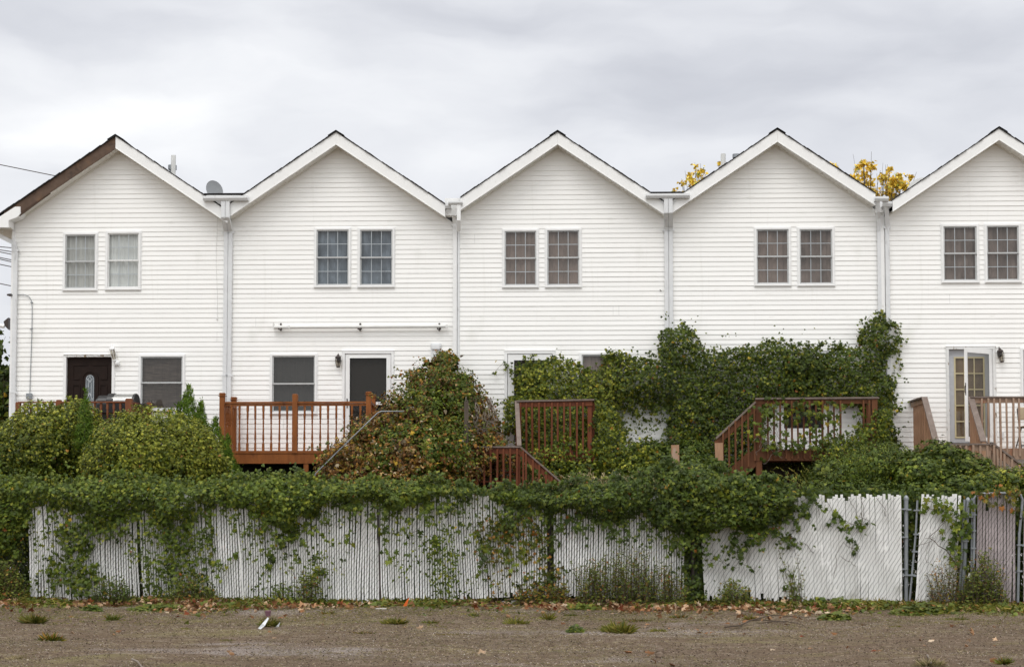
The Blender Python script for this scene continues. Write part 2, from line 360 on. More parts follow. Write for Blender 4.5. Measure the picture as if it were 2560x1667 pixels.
def colours(pal, n, P=None, seed=1, jit=.34):
    e = PAL[pal]; wts = np.array([a for a, b in e], float); cols = np.array([b for a, b in e])
    idx = RNG.choice(len(e), n, p=wts/wts.sum()); c = cols[idx]
    if pal in ('vine','vine_dark','ivy','weed','tuft','mixed'): c = c*(np.array([1.26, 1.03, .48]) if pal == 'vine' else np.array([1.18, 1.0, .48]))
    if pal == 'olive': c = c*np.array([1.15, 1.12, .58])
    if pal == 'cypress': c = c*np.array([1.45, 1.2, .8])
    if pal == 'yellow': c = c*np.array([1.35,1.5,1.6])
    f = RNG.uniform(1-jit, 1+jit, (n,1))
    if P is not None: f = f*(.78+.44*vnoise(P[:,0]*1.3, P[:,1]*1.3, P[:,2]*1.3, seed)[:,None])
    return c*f
def tolocal(t, A): return np.stack([A[:,0]-t.u0, -(A[:,1]-t.v0), A[:,2]-t.z0], 1)
def vecl(A): return np.stack([A[:,0], -A[:,1], A[:,2]], 1)
def put_leaves(t, name, P, Nn, T, S, COL, shape=LOBED, m='leaf', fold=.18, curl=.15, parent=None):
    """everything in (u,v,z) of the thing's frame"""
    me = leaves_mesh(name, tolocal(t, P), vecl(Nn), vecl(T), S, COL, shape, fold, curl)
    return link_mesh(name, me, M[m], parent or t.o)
def rnd(n, k=3): return RNG.normal(0, 1, (n, k))

def inpoly(x, y, poly):
    poly = np.array(poly); r = np.zeros(len(x), bool); j = len(poly)-1
    for i in range(len(poly)):
        xi, yi = poly[i]; xj, yj = poly[j]
        cnd = ((yi > y) != (yj > y)) & (x < (xj-xi)*(y-yi)/((yj-yi) if yj != yi else 1e-9)+xi)
        r ^= cnd; j = i
    return r
def dist_poly(x, y, poly):
    poly = np.array(poly, float); d = np.full(len(x), 1e9)
    for i in range(len(poly)):
        a = poly[i]; b = poly[(i+1)%len(poly)]; ab = b-a; L = max(ab@ab, 1e-9)
        t = np.clip(((x-a[0])*ab[0]+(y-a[1])*ab[1])/L, 0, 1)
        d = np.minimum(d, np.hypot(x-a[0]-t*ab[0], y-a[1]-t*ab[1]))
    return d
def sheet(t, name, fr, poly_px, v0, thick, dens, size, pal, holes=(), edge=.3, lump=.35, lscale=2.2, seed=3, rag=.10, shape=LOBED, up=.45, sparse=0, colfn=None, droop=.7, vref=None, parent=None):
    """leaves over an outline on a wall or fence plane, bulging out by thick"""
    vr = v0+thick*.6 if vref is None else vref; size = (size[0]*.46, size[1]*.54); dens = dens*3.3
    poly = np.array([fr.px(a, b, vr) for a, b in poly_px]); hs = [np.array([fr.px(a, b, vr) for a, b in h]) for h in holes]
    lo, hi = poly.min(0)-.2, poly.max(0)+.2; area = (hi[0]-lo[0])*(hi[1]-lo[1]); n = int(area*dens)
    u = RNG.uniform(lo[0], hi[0], n); z = RNG.uniform(lo[1], hi[1], n)
    du = (vnoise(u*5, z*5, 0, seed)-.5)*rag*3 + RNG.normal(0, rag*.35, n); dz = (vnoise(u*5, z*5, 7, seed)-.5)*rag*3 + RNG.normal(0, rag*.35, n)
    ok = inpoly(u+du, z+dz, poly)
    for h in hs: ok &= ~inpoly(u+du, z+dz, h)
    if sparse: ok &= vnoise(u*3.1, z*3.1, 3, seed+5) > sparse*(.3+.7*RNG.random(n))
    u, z = u[ok], z[ok]; n = len(u)
    d = dist_poly(u, z, poly)
    for h in hs: d = np.minimum(d, dist_poly(u, z, h))
    def H(u, z, d):
        q = np.clip(d/edge, 0.04, 1); b = np.sqrt(1-(1-q)**2)
        nn = .5*vnoise(u*lscale, z*lscale*1.25, 1, seed)+.3*vnoise(u*lscale*2.7, z*lscale*2.7, 2, seed)+.2*vnoise(u*lscale*5.5, z*lscale*5.5, 2, seed+3)
        return thick*b*(1-lump+2*lump*(nn-.2))
    h0 = H(u, z, d); e = .05
    gu = (H(u+e, z, d)-h0)/e; gz = (H(u, z+e, d)-h0)/e
    dep = RNG.random(n)**2.2*.75
    P = np.stack([u, v0+h0*(1-dep)+.02, z], 1)
    Nn = np.stack([-gu*.8, np.ones(n), -gz*.8+up], 1); Nn = norm(Nn)+rnd(n)*.42
    T = np.stack([np.zeros(n), .25*np.ones(n), -droop*np.ones(n)], 1)+rnd(n)*.55
    S = RNG.uniform(size[0], size[1], n)
    col = colours(pal, n, P, seed) if colfn is None else colfn(P, n)
    return put_leaves(t, name, P, Nn, T, S, col, shape, parent=parent)

def blobs(t, name, ell, dens, size, pal, seed=3, lump=.25, lscale=2.0, shape=LOBED, inner=.4, m='leaf', colfn=None, zmin=.05, up=.35, rand=.5, droop=.5, parent=None, fold=.18, vmin=None):
    """leaves through a union of ellipsoids (u,v,z,ru,rv,rz)"""
    PP, NN, big = [], [], []; size = (size[0]*.42, size[1]*.54); dens = dens*3.6
    for (a, b, c, ru, rv, rz) in ell:
        A = 4*math.pi*(((ru*rv)**1.6+(ru*rz)**1.6+(rv*rz)**1.6)/3)**(1/1.6); n = int(A*dens)
        d = norm(rnd(n)); Q = d*np.array([ru, rv, rz])
        nn = .6*vnoise((a+Q[:,0])*lscale, (b+Q[:,1])*lscale, (c+Q[:,2])*lscale, seed)+.4*vnoise((a+Q[:,0])*lscale*2.6, (b+Q[:,1])*lscale*2.6, (c+Q[:,2])*lscale*2.6, seed+1)
        f = 1+lump*(nn-.5)*2.6+.10*(vnoise((a+Q[:,0])*7, (b+Q[:,1])*7, (c+Q[:,2])*7, seed+2)-.5)*2*min(1, .9/max(ru, rz))
        f += (RNG.random(n) < .02)*RNG.uniform(0, .12, n)/max(ru, rz)
        dep = RNG.random(n)**2*inner
        cr_ = vnoise((a+Q[:,0])*5.5, (b+Q[:,1])*5.5, (c+Q[:,2])*5.5, seed+7)
        f -= np.clip(.42-cr_, 0, 1)*.55/max(1, max(ru, rz)*1.2)
        Q = Q*(f*(1-dep))[:,None]+np.array([a, b, c])
        nr = norm(d/np.array([ru, rv, rz]))
        keep = (Q[:,2] > zmin) & (RNG.random(n) < np.clip((cr_-.22)*5, .25, 1))
        if vmin is not None: keep &= Q[:,1] > vmin
        for (a2, b2, c2, r1, r2, r3) in ell:
            if (a2, b2, c2) == (a, b, c): continue
            keep &= ((Q[:,0]-a2)/r1)**2+((Q[:,1]-b2)/r2)**2+((Q[:,2]-c2)/r3)**2 > .62
        PP.append(Q[keep]); NN.append(nr[keep])
    if inner > .3:      # coarser leaves of the dense inside
        for (a, b, c, ru, rv, rz) in ell:
            n = int(4*math.pi*max(ru*rv, ru*rz, rv*rz)*75); d = norm(rnd(n)); Q = d*np.array([ru, rv, rz])*RNG.uniform(.55, .84, (n,1))+np.array([a, b, c]); keep = Q[:,2] > zmin
            PP.append(Q[keep]); NN.append(norm(d/np.array([ru, rv, rz]))[keep])
            big.append(int(keep.sum()))
    P = np.concatenate(PP); Nn = np.concatenate(NN); n = len(P)
    Nn = Nn+np.array([0, 0, up])+rnd(n)*rand
    T = np.array([0, .2, -droop])+rnd(n)*.6+np.concatenate(NN)*.3
    S = RNG.uniform(size[0], size[1], n)
    if big: S[n-sum(big):] = RNG.uniform(.09, .15, sum(big))
    col = colours(pal, n, P, seed) if colfn is None else colfn(P, n)
    return put_leaves(t, name, P, Nn, T, S, col, shape, m, parent=parent, fold=fold)
def strand_paths(fr, list_px, v, wob=.05, step=.07):
    """px polylines -> wandering paths in (u,v,z)"""
    out = []
    for pl in list_px:
        pts = [np.array([*fr.px(a, b, v)]) for a, b in pl]; path = []
        ph = random.random()*9
        for i in range(len(pts)-1):
            L = np.linalg.norm(pts[i+1]-pts[i]); k = max(2, int(L/step))
            for j in range(k):
                q = pts[i]+(pts[i+1]-pts[i])*j/k
                path.append((q[0]+wob*math.sin(ph+len(path)*.7)+random.uniform(-.02, .02), v+random.uniform(0, .05), q[1]+random.uniform(-.02, .02)))
        path.append((pts[-1][0], v, pts[-1][1])); out.append(path)
    return out
def strands(t, paths, per_m, size, pal, stem_r=.004, spread=.05, shape=LOBED, name='foliage', colfn=None, m='leaf', stem_m='stem', stem_name='stem'):
    mb = MB(); P = []
    for p in paths:
        mb.tube(p, [stem_r*(1-.6*i/len(p)) for i in range(len(p))], 4, False)
        for i in range(len(p)-1):
            a, b = np.array(p[i]), np.array(p[i+1]); L = np.linalg.norm(b-a)
            for _ in range(RNG.poisson(L*per_m)): P.append(a+(b-a)*RNG.random()+RNG.normal(0, spread, 3)*np.array([1, .4, 1])+np.array([0, .03, 0]))
    if stem_name is None: pass
    elif len(paths) <= 80:
        for p in paths: q = MB(); q.tube(p, [stem_r*(1-.6*i/len(p)) for i in range(len(p))], 4, False); t.part(stem_name, q, M[stem_m])
    else: t.part(stem_name, mb, M[stem_m])
    if not P: return
    P = np.array(P); n = len(P)
    Nn = np.array([0, 1, .4])+rnd(n)*.4; T = np.array([0, .1, -.8])+rnd(n)*.5
    col = colours(pal, n, P, 3) if colfn is None else colfn(P, n)
    put_leaves(t, name, P, Nn, T, RNG.uniform(size[0], size[1], n), col, shape, m)

# ------------------------------------------------------------------ ground
def ground():
    m = bpy.data.materials.new('lot_ground'); m.use_nodes = True; n, l = m.node_tree.nodes, m.node_tree.links
    b = n['Principled BSDF']; b.inputs['Roughness'].default_value = .95; b.inputs['Specular IOR Level'].default_value = .1
    tc = n.new('ShaderNodeTexCoord')
    def nz(scale, st=(1,1,1), det=5, ro=.6):
        mp = n.new('ShaderNodeMapping'); mp.inputs['Scale'].default_value = st; l.new(tc.outputs['Object'], mp.inputs[0])
        k = n.new('ShaderNodeTexNoise'); k.inputs['Scale'].default_value = scale; k.inputs['Detail'].default_value = det; k.inputs['Roughness'].default_value = ro; l.new(mp.outputs[0], k.inputs['Vector']); return k.outputs['Fac']
    def rng(f, a, c):
        r = n.new('ShaderNodeMapRange'); r.inputs['From Min'].default_value = a; r.inputs['From Max'].default_value = c; l.new(f, r.inputs['Value']); return r.outputs[0]
    def mix(f, a, c):
        x = n.new('ShaderNodeMix'); x.data_type = 'RGBA'; l.new(f, x.inputs[0])
        for s, q in ((6, a), (7, c)):
            if isinstance(q, tuple): x.inputs[s].default_value = (*q, 1)
            else: l.new(q, x.inputs[s])
        return x.outputs[2]
    fine = nz(45, (1,1,1), 6, .75)
    c = mix(rng(fine, .3, .7), (.056,.037,.025), (.205,.147,.10))
    c = mix(rng(nz(6, (.5,1,1), 6, .7), .50, .70), c, (.25,.205,.15))
    c = mix(rng(nz(.55, (.6,1,1), 5, .65), .54, .70), c, mix(rng(fine, .35, .65), (.12,.115,.04), (.28,.23,.12)))
    c = mix(rng(nz(.35, (.5,1,1), 4, .6), .57, .66), c, mix(rng(fine, .35, .62), (.14,.115,.10), (.33,.28,.25)))
    l.new(c, b.inputs['Base Color'])
    bp = n.new('ShaderNodeBump'); bp.inputs['Strength'].default_value = .8; bp.inputs['Distance'].default_value = .03; l.new(fine, bp.inputs['Height']); l.new(bp.outputs[0], b.inputs['Normal'])
    # one sheet to the horizon, finer in the lot, gently uneven
    xs = [-900,-200,-60]+list(np.linspace(-20,20,201))+[60,200,900]; ys = [-60,0]+list(np.linspace(8,40,321))+[60,120,300,900]
    X, Y = np.meshgrid(xs, ys); Z = (vnoise(X*.7, Y*.7, 0, 4)-.5)*.07+(vnoise(X*2.6, Y*2.6, 0, 5)-.5)*.03
    Z[(np.abs(X) > 19.9) | (Y < 9) | (Y > 39.5)] = 0
    Z -= .045*(Y > 9)*(Y < 39.5)*(np.abs(X) < 19.9)
    V = np.stack([X, Y, Z], -1).reshape(-1, 3); nx = len(xs); F = [(j*nx+i, j*nx+i+1, (j+1)*nx+i+1, (j+1)*nx+i) for j in range(len(ys)-1) for i in range(nx-1)]
    me = bpy.data.meshes.new('ground'); me.from_pydata(V.tolist(), [], F); me.polygons.foreach_set('use_smooth', [True]*len(F))
    structure(link_mesh('ground', me, m))
ground()
def gz(X, Y):
    return (vnoise(X*.7, Y*.7, 0, 4)-.5)*.07+(vnoise(X*2.6, Y*2.6, 0, 5)-.5)*.03-.045

# ------------------------------------------------------------------ houses
OV = .35; SL = .672; CH = .1017
def siding(mb, fr, v, ulo, uhi, zlo, uc, zap, opens, seed):
    """lapped vinyl courses cut round the openings and under the gable; v = wall plane"""
    rs = random.Random(seed); k0 = int(zlo/CH); ztop = zap
    brk = sorted(set([o[2] for o in opens]+[o[3] for o in opens]))
    k = k0
    while k*CH < ztop:
        za, zb = max(zlo, k*CH), min((k+1)*CH, ztop)
        lip = .0108+rs.uniform(-.0015, .0025); sag = rs.uniform(-.0015, .0015); tilt = rs.uniform(-.003, .003)
        cuts = [za]+[q for q in brk if za+.002 < q < zb-.002]+[zb]
        def vat(z): t = (z-k*CH)/CH; return v+lip*(1-t)**.8 if t < 1 else v
        for a, b in zip(cuts[:-1], cuts[1:]):
            m = (a+b)/2
            def lim(z):
                w = (zap-z)/SL; return max(ulo, uc-w), min(uhi, uc+w)
            L0, R0 = lim(a); L1, R1 = lim(b)
            blocks = sorted((o[0], o[1]) for o in opens if o[2] <= m <= o[3])
            segs = []; cl0, cl1 = L0, L1
            for (p, q) in blocks:
                if p > cl0: segs.append((cl0, cl1, p, p))
                cl0 = cl1 = max(cl0, q)
            segs.append((cl0, cl1, R0, R1))
            for (p0, p1, q0, q1) in segs:
                if q0-p0 < .01: continue
                va, vb = vat(a), vat(b)
                n = max(1, int((q0-p0)/.6)); us0 = [p0+(q0-p0)*i/n for i in range(n+1)]; us1 = [p1+(q1-p1)*i/n for i in range(n+1)]
                base = len(mb.v)
                wz = [.0006*math.sin(u*1.7+k)+sag*.5 for u in us0]
                for i in range(n+1):
                    mb.v += [(us0[i], va+wz[i], a), (us1[i], vb, b)]
                for i in range(n): mb.f.append((base+2*i, base+2*i+2, base+2*i+3, base+2*i+1))
                if a == k*CH:
                    b2 = len(mb.v)
                    for i in range(n+1): mb.v += [(us0[i], va+wz[i], a), (us0[i], v-.004, a)]
                    for i in range(n): mb.f.append((b2+2*i, b2+2*i+1, b2+2*i+3, b2+2*i+2))
        k += 1

def ring(mb, u0, u1, z0, z1, w, va, vb, wb=None, wt=None):
    wb = w if wb is None else wb; wt = w if wt is None else wt
    mb.box(u0, u1, va, vb, z1-wt, z1); mb.box(u0, u1, va, vb, z0, z0+wb)
    mb.box(u0, u0+w, va, vb, z0+wb, z1-wt); mb.box(u1-w, u1, va, vb, z0+wb, z1-wt)

def window(T, fr, v, rect, curtain, grid=True, sashm='sash', glass='glass', meet=.5, dirty=None):
    """double hung window; rect = casing in px"""
    (x0, y0, x1, y1) = rect; u0, z1 = fr.px(x0, y0, v); u1, _ = fr.px(x1, y0, v); _, z0 = fr.px(x0, y1, v)
    c = MB(); ring(c, u0, u1, z0, z1, .022, v-.01, v+.022)
    ring(c, u0+.022, u1-.022, z0+.022, z1-.022, .034, v-.09, v+.042, .04)
    c.box(u0+.01, u1-.01, v-.01, v+.047, z0+.02, z0+.036)
    W = T.part('window', c, M['trim'])
    a, b, lo, hi = u0+.056, u1-.056, z0+.062, z1-.056; zm = lo+(hi-lo)*meet
    for (p, q, dv) in ((zm-.012, hi, .012), (lo, zm+.012, -.012)):
        s = MB(); ring(s, a+.001, b-.001, p, q, .026, v+dv-.014, v+dv+.010, .030, .026); T.part('sash', s, M[sashm], W)
        if grid:
            g = MB(); gu = [(a+.027)+(b-a-.054)*i/3 for i in (1, 2)]; zc = (p+q)/2
            for t in gu: g.box(t-.0065, t+.0065, v+dv-.012, v+dv-.003, p+.031, q-.027)
            g.box(a+.028, b-.028, v+dv-.0115, v+dv-.0025, zc-.0065, zc+.0065)
            T.part('grille', g, M['grille'], W)
        gl = MB(); gl.add([(a+.02,v+dv,p+.02),(b-.02,v+dv,p+.02),(b-.02,v+dv,q-.02),(a+.02,v+dv,q-.02)], [(0,1,2,3)]); T.part('pane', gl, M[glass], W)
    # curtain hanging in soft folds behind the glass
    cu = MB(); n = 40; base = 0
    for i in range(n+1):
        t = i/n; u = a+(b-a)*t; d = v-.062+.010*math.sin(t*34+u)+.006*math.sin(t*71)
        cu.v += [(u, d, lo-.03), (u, d+.006*math.sin(t*20), (lo+hi)/2), (u, d, hi+.02)]
    for i in range(n): cu.f += [(3*i,3*i+3,3*i+4,3*i+1), (3*i+1,3*i+4,3*i+5,3*i+2)]
    T.part('curtain', cu, M[curtain], W, smooth=True)
    return (u0+.02, u1-.02, z0+.02, z1-.02)

def lantern(T, fr, v, px, py, m='bronze', tilt=0, s=1.0):
    u, z = fr.px(px, py, v); b = MB()
    b.lathe(u, v+.10, [(.008,z+.17*s),(.02,z+.165*s),(.03,z+.14*s),(.062,z+.12*s),(.066,z+.095*s),(.05,z+.085*s)], 8)
    b.lathe(u, v+.10, [(.032,z-.105*s),(.040,z-.09*s),(.036,z-.08*s)], 8)
    for k in range(6):
        t = math.pi*k/3+.3; b.tube([(u+.058*math.cos(t), v+.10+.058*math.sin(t), z+.09*s), (u+.064*math.cos(t), v+.10+.064*math.sin(t), z+.03*s), (u+.038*math.cos(t), v+.10+.038*math.sin(t), z-.09*s)], .0045, 4)
    b.tube([(u+.01, v, z+.05*s), (u, v+.03, z+.16*s), (u, v+.08, z+.19*s), (u, v+.1, z+.16*s)], .009, 5)
    b.lathe(u, v+.02, [(.0,z+.0),(.045,z+.02),(.045,z+.09),(.0,z+.11)], 8)
    if tilt:
        cpt = Vector((u, v, z)); rot = Matrix.Rotation(tilt, 3, 'Y'); b.v = [tuple(rot@(Vector(p)-cpt)+cpt) for p in b.v]
    L = T.part('wall_lamp', b, M[m], smooth=False)
    g = MB(); g.lathe(u, v+.10, [(.030,z-.08*s),(.056,z+.03*s),(.052,z+.085*s)], 8)
    if tilt: g.v = [tuple(rot@(Vector(p)-cpt)+cpt) for p in g.v]
    T.part('lamp_glass', g, M['lampglass'], L)

def downspout(T, pts, w=.085, d=.06, name='downspout', m='trim_grey', straps=()):
    b = MB()
    for p, q in zip(pts[:-1], pts[1:]):
        P, Q = Vector(p), Vector(q); dd = (Q-P).normalized()
        b.beam(P-dd*.012, Q+dd*.012, w, d, (0,1,0) if abs(dd.z) > .3 else (0,0,1))
        if abs(dd.z) > .95:       # the raised flutes of the pipe
            for o in (-.25, .25): b.box(P.x+o*w-.006, P.x+o*w+.006, P.y+d/2-.001, P.y+d/2+.004, min(P.z,Q.z), max(P.z,Q.z))
    for z in straps:
        p = pts[-1]; b.box(p[0]-w*.9, p[0]+w*.9, p[1]-.01, p[1]+d/2+.007, z-.018, z+.018)
    return T.part(name, b, M[m])

def gutter(T, u0, u1, v0, v1, z0, z1, m='trim_grey'):
    b = MB(); h = z1-z0
    prof = [(v0, z0), (v0, z1), (v0+.006, z1), (v0+.006, z0+.01), (v1-.03, z0+.01), (v1-.006, z0+h*.55), (v1-.006, z1-.012), (v1-.012, z1-.012), (v1-.012, z1), (v1+.004, z1), (v1+.004, z0+h*.5), (v1-.026, z0)]
    n = len(prof); b.add([(u0, p, q) for p, q in prof]+[(u1, p, q) for p, q in prof], [tuple(range(n)), tuple(range(2*n-1, n-1, -1))]+[(i, i+n, (i+1)%n+n, (i+1)%n) for i in range(n)])
    b.box(u0+.05, u1-.05, v0+.01, v1-.02, z0+.02, z1-.02)
    return T.part('gutter', b, M[m])

def house(label, wallpx, apex_low, ridge_top, lend, rend, hv, seed, opens_px, right_to_bottom=None, left_board='fascia'):
    """apex_low/ridge_top: px of the rake board's lower and upper apex; lend/rend: px x of the board ends"""
    fr = HF; ua, zl = fr.px(*apex_low, hv+OV); _, zt = fr.px(*ridge_top, hv+OV)
    u0, u1 = fr.u(wallpx[0], hv), fr.u(wallpx[1], hv)
    T = Thing('row_house', label, 'house', fr, ua, hv, 'white row houses')
    T.uc, T.zl, T.zt, T.hv, T.u0w, T.u1w = ua, zl, zt, hv, u0, u1
    b = MB(); T.wall = b; T.opens = []; T.lend, T.rend = fr.u(lend, hv+OV, 500), fr.u(rend, hv+OV, 500)
    return T
def low(T, u): return T.zl-SL*abs(u-T.uc)
def top(T, u): return T.zt-SL*abs(u-T.uc)
def finish_house(T, seed, back=9.0, eave=True, bare_left=False, cut_left=None, cut_right=None):
    fr, hv = T.fr, T.hv; b = T.wall; rs_ = random.Random(seed+40)
    siding(b, fr, hv, T.u0w, T.u1w, 0.0, T.uc, T.zl+.035, T.opens, seed)
    jn = MB()
    for i in range(5):
        u = rs_.uniform(T.u0w+.2, T.u1w-.2); k = rs_.randrange(26, 72); z = k*CH
        if z > low(T, u)-.3 or any(o[0]-.05 < u < o[1]+.05 and o[2]-.25 < z < o[3]+.05 for o in T.opens): continue
        jn.add([(u, hv+.0125, z+.004), (u+.0045, hv+.0125, z+.004), (u+.0045, hv+.0035, z+CH*.97), (u, hv+.0035, z+CH*.97)], [(0,1,2,3)])
        jn.add([(u, hv+.0125, z+CH+.004), (u+.0045, hv+.0125, z+CH+.004), (u+.0045, hv+.0035, z+CH*1.97), (u, hv+.0035, z+CH*1.97)], [(0,1,2,3)])
    # side and back walls
    zl0, zl1 = min(low(T, T.u0w), 99), low(T, T.u1w); vb = hv-back
    b.add([(T.u0w, hv, 0), (T.u0w, vb, 0), (T.u0w, vb, zl0+.03), (T.u0w, hv, zl0+.03)], [(0,1,2,3)])
    b.add([(T.u1w, hv, 0), (T.u1w, vb, 0), (T.u1w, vb, zl1+.03), (T.u1w, hv, zl1+.03)], [(0,3,2,1)])
    b.add([(T.u0w, vb, 0), (T.u1w, vb, 0), (T.u1w, vb, zl1), (T.uc, vb, T.zl), (T.u0w, vb, zl0)], [(0,1,2,3,4)])
    wo = T.part('wall', b, M['siding']); T.part('siding_joint', jn, M['sash'], wo)
    # roof: shingle slab following both slopes
    r = MB(); vf = hv+OV+.045; t = .017
    L, Rr = T.lend, T.rend
    prof = [(L, top(T, L)), (T.uc, T.zt), (Rr, top(T, Rr))]
    rs = random.Random(seed); 
    def slab(p, q):
        n = 26
        for i in range(n):
            a = (p[0]+(q[0]-p[0])*i/n, p[1]+(q[1]-p[1])*i/n); c = (p[0]+(q[0]-p[0])*(i+1)/n, p[1]+(q[1]-p[1])*(i+1)/n)
            j = rs.uniform(-.006, .008); o = rs.uniform(-.008, .012)
            r.prism([(a[0], a[1]-.004), (c[0], c[1]-.004), (c[0], c[1]+t+j), (a[0], a[1]+t+j+.006)] if q[0] > p[0] else [(a[0], a[1]-.004), (a[0], a[1]+t+j+.006), (c[0], c[1]+t+j), (c[0], c[1]-.004)], hv-back-.3, vf+o)
    slab(prof[1], prof[2]); slab(prof[1], prof[0])
    for sd_ in (-1, 1): r.prism([(T.uc, T.zt+.030), (T.uc+sd_*.17, T.zt-.17*SL+.030), (T.uc+sd_*.17, T.zt-.17*SL+.046), (T.uc, T.zt+.040)][::sd_], hv-back-.3, vf+.016)
    T.part('roof', r, M['shingle'])
    # rake boards
    va, vb2 = hv+OV, hv+OV+.028
    for side, e in ((-1, L), (1, Rr)):
        if side < 0 and bare_left: continue
        q = MB(); eb = e
        q.prism([(T.uc+side*.001, T.zl), (T.uc+side*.001, T.zt), (e, top(T, e)), (e, low(T, e)+.0), ][::side], va, vb2)
        q.prism([(T.uc+side*.001, T.zl-.006), (T.uc+side*.001, T.zl+.012), (e, low(T, e)+.012), (e, low(T, e)-.006)][::side], va-.02, vb2+.006)
        T.part('rake_board', q, M['fascia'])
    # soffit under each slope, in narrow grooved strips
    for side, e in ((-1, L), (1, Rr)):
        q = MB(); n = int(abs(e-T.uc)/.086)
        lo_u = max(e, T.u0w-.25) if side < 0 else min(e, T.u1w+.25)
        for i in range(n):
            a = T.uc+side*i*.086; c = T.uc+side*((i+1)*.086-.007)
            if side*(c-lo_u) > 0: break
            if bare_left and side < 0 and i > n-5: break
            q.prism([(a, low(T, a)+.004), (c, low(T, c)+.004), (c, low(T, c)+.02), (a, low(T, a)+.02)][::side], hv-.02, va-.002)
        q.prism([(T.uc, T.zl+.022), (lo_u, low(T, lo_u)+.022), (lo_u, low(T, lo_u)+.034), (T.uc, T.zl+.034)][::side], hv-.02, va-.002)
        q.prism([(T.uc, T.zl-.028), (lo_u, low(T, lo_u)-.028), (lo_u, low(T, lo_u)+.004), (T.uc, T.zl+.004)][::side], hv+.010, hv+.026)
        T.part('soffit', q, M['soffit'])

def shaded_wall_base(T, zt, m):  # boards added low on the wall, coloured dark for the shade under the decks
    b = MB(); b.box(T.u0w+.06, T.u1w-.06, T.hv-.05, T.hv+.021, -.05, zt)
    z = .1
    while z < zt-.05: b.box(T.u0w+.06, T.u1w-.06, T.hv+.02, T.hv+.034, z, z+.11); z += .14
    T.part('shaded_wall_base', b, M[m])
M['base_shade_dark'] = mat('deck_shade_wall_base', (.022,.019,.017), (.012,.010,.009), 6, .9)  # near-black: the deck's shadow on the wall is put into the colour
M['base_shade_brown'] = mat('dirty_shaded_wall_base', (.16,.135,.115), (.09,.075,.065), 3, .8, .2, .1, (.4,1,1), extra=[((.03,.022,.018), 5, .60, .68, (1,1,1))])  # brown dirt, with the shade under the deck painted into the base colour
def open_rect(rect, v): u0, z1 = HF.px(rect[0], rect[1], v); u1, z0 = HF.px(rect[2], rect[3], v); return (u0, u1, z0, z1)
def door_case(T, rect, v, zf, m='trim', top_m=None):
    u0, u1, _, z1 = open_rect(rect, v); c = MB()
    c.box(u0, u0+.05, v-.12, v+.035, zf, z1-.05); c.box(u1-.05, u1, v-.12, v+.035, zf, z1-.05)
    if not top_m: c.box(u0, u1, v-.12, v+.038, z1-.05, z1)
    c.box(u0-.012, u0+.002, v-.01, v+.026, zf, z1); c.box(u1-.002, u1+.012, v-.01, v+.026, zf, z1); c.box(u0-.012, u1+.012, v-.01, v+.045, z1+.001, z1+.014)
    o = T.part('door_frame', c, M[m])
    if top_m:
        rs = random.Random(3); q = MB(); q.box(u0, u1, v-.12, v+.024, z1-.05, z1-.001)
        for i in range(22):
            a = u0+(u1-u0)*i/22; q.beam((a, v+.03+rs.uniform(0,.02), z1-.008-rs.uniform(0,.02)), (a+rs.uniform(.05,.09), v+.03+rs.uniform(0,.02), z1-.03-rs.uniform(-.015,.02)), .004, rs.uniform(.012,.024))
        T.part('torn_trim', q, M['peel'], o)
    T.opens.append((u0-.0, u1+.0, zf-.02, z1))
    return o, u0+.05, u1-.05, z1-.05

def storm_door(T, a, b, z0, z1, v, mid=None, glassm='glass_dirty', behind='darkscreen', low_panel=None, parent=None, topw=.085, sw=.09, handle=True):
    d = MB(); ring(d, a, b, z0, z1, sw, v-.02, v+.02, .16, topw); 
    if mid: d.box(a+sw, b-sw, v-.018, v+.018, mid-.03, mid+.03)
    ring(d, a+sw-.012, b-sw+.012, z0+.148, z1-topw+.012, .012, v+.016, v+.026)
    D = T.part('storm_door', d, M['trim'])
    g = MB(); g.add([(a+sw-.01,v,z0+.15),(b-sw+.01,v,z0+.15),(b-sw+.01,v,z1-topw+.01),(a+sw-.01,v,z1-topw+.01)], [(0,1,2,3)]); T.part('pane', g, M[glassm], D)
    if behind:
        q = MB(); q.box(a+.01, b-.01, v-.075, v-.06, z0, z1); T.part('inner_door', q, M[behind])
    if handle:
        h = MB(); h.box(a+.030, a+.052, v+.02, v+.032, z0+.92, z0+1.12); h.tube([(a+.041,v+.03,z0+.96),(a+.041,v+.06,z0+.97),(a+.041,v+.06,z0+1.06),(a+.041,v+.03,z0+1.07)], .007, 5)
        T.part('handle', h, M['bronze'], D)
    return D

LOW_Y = 1000
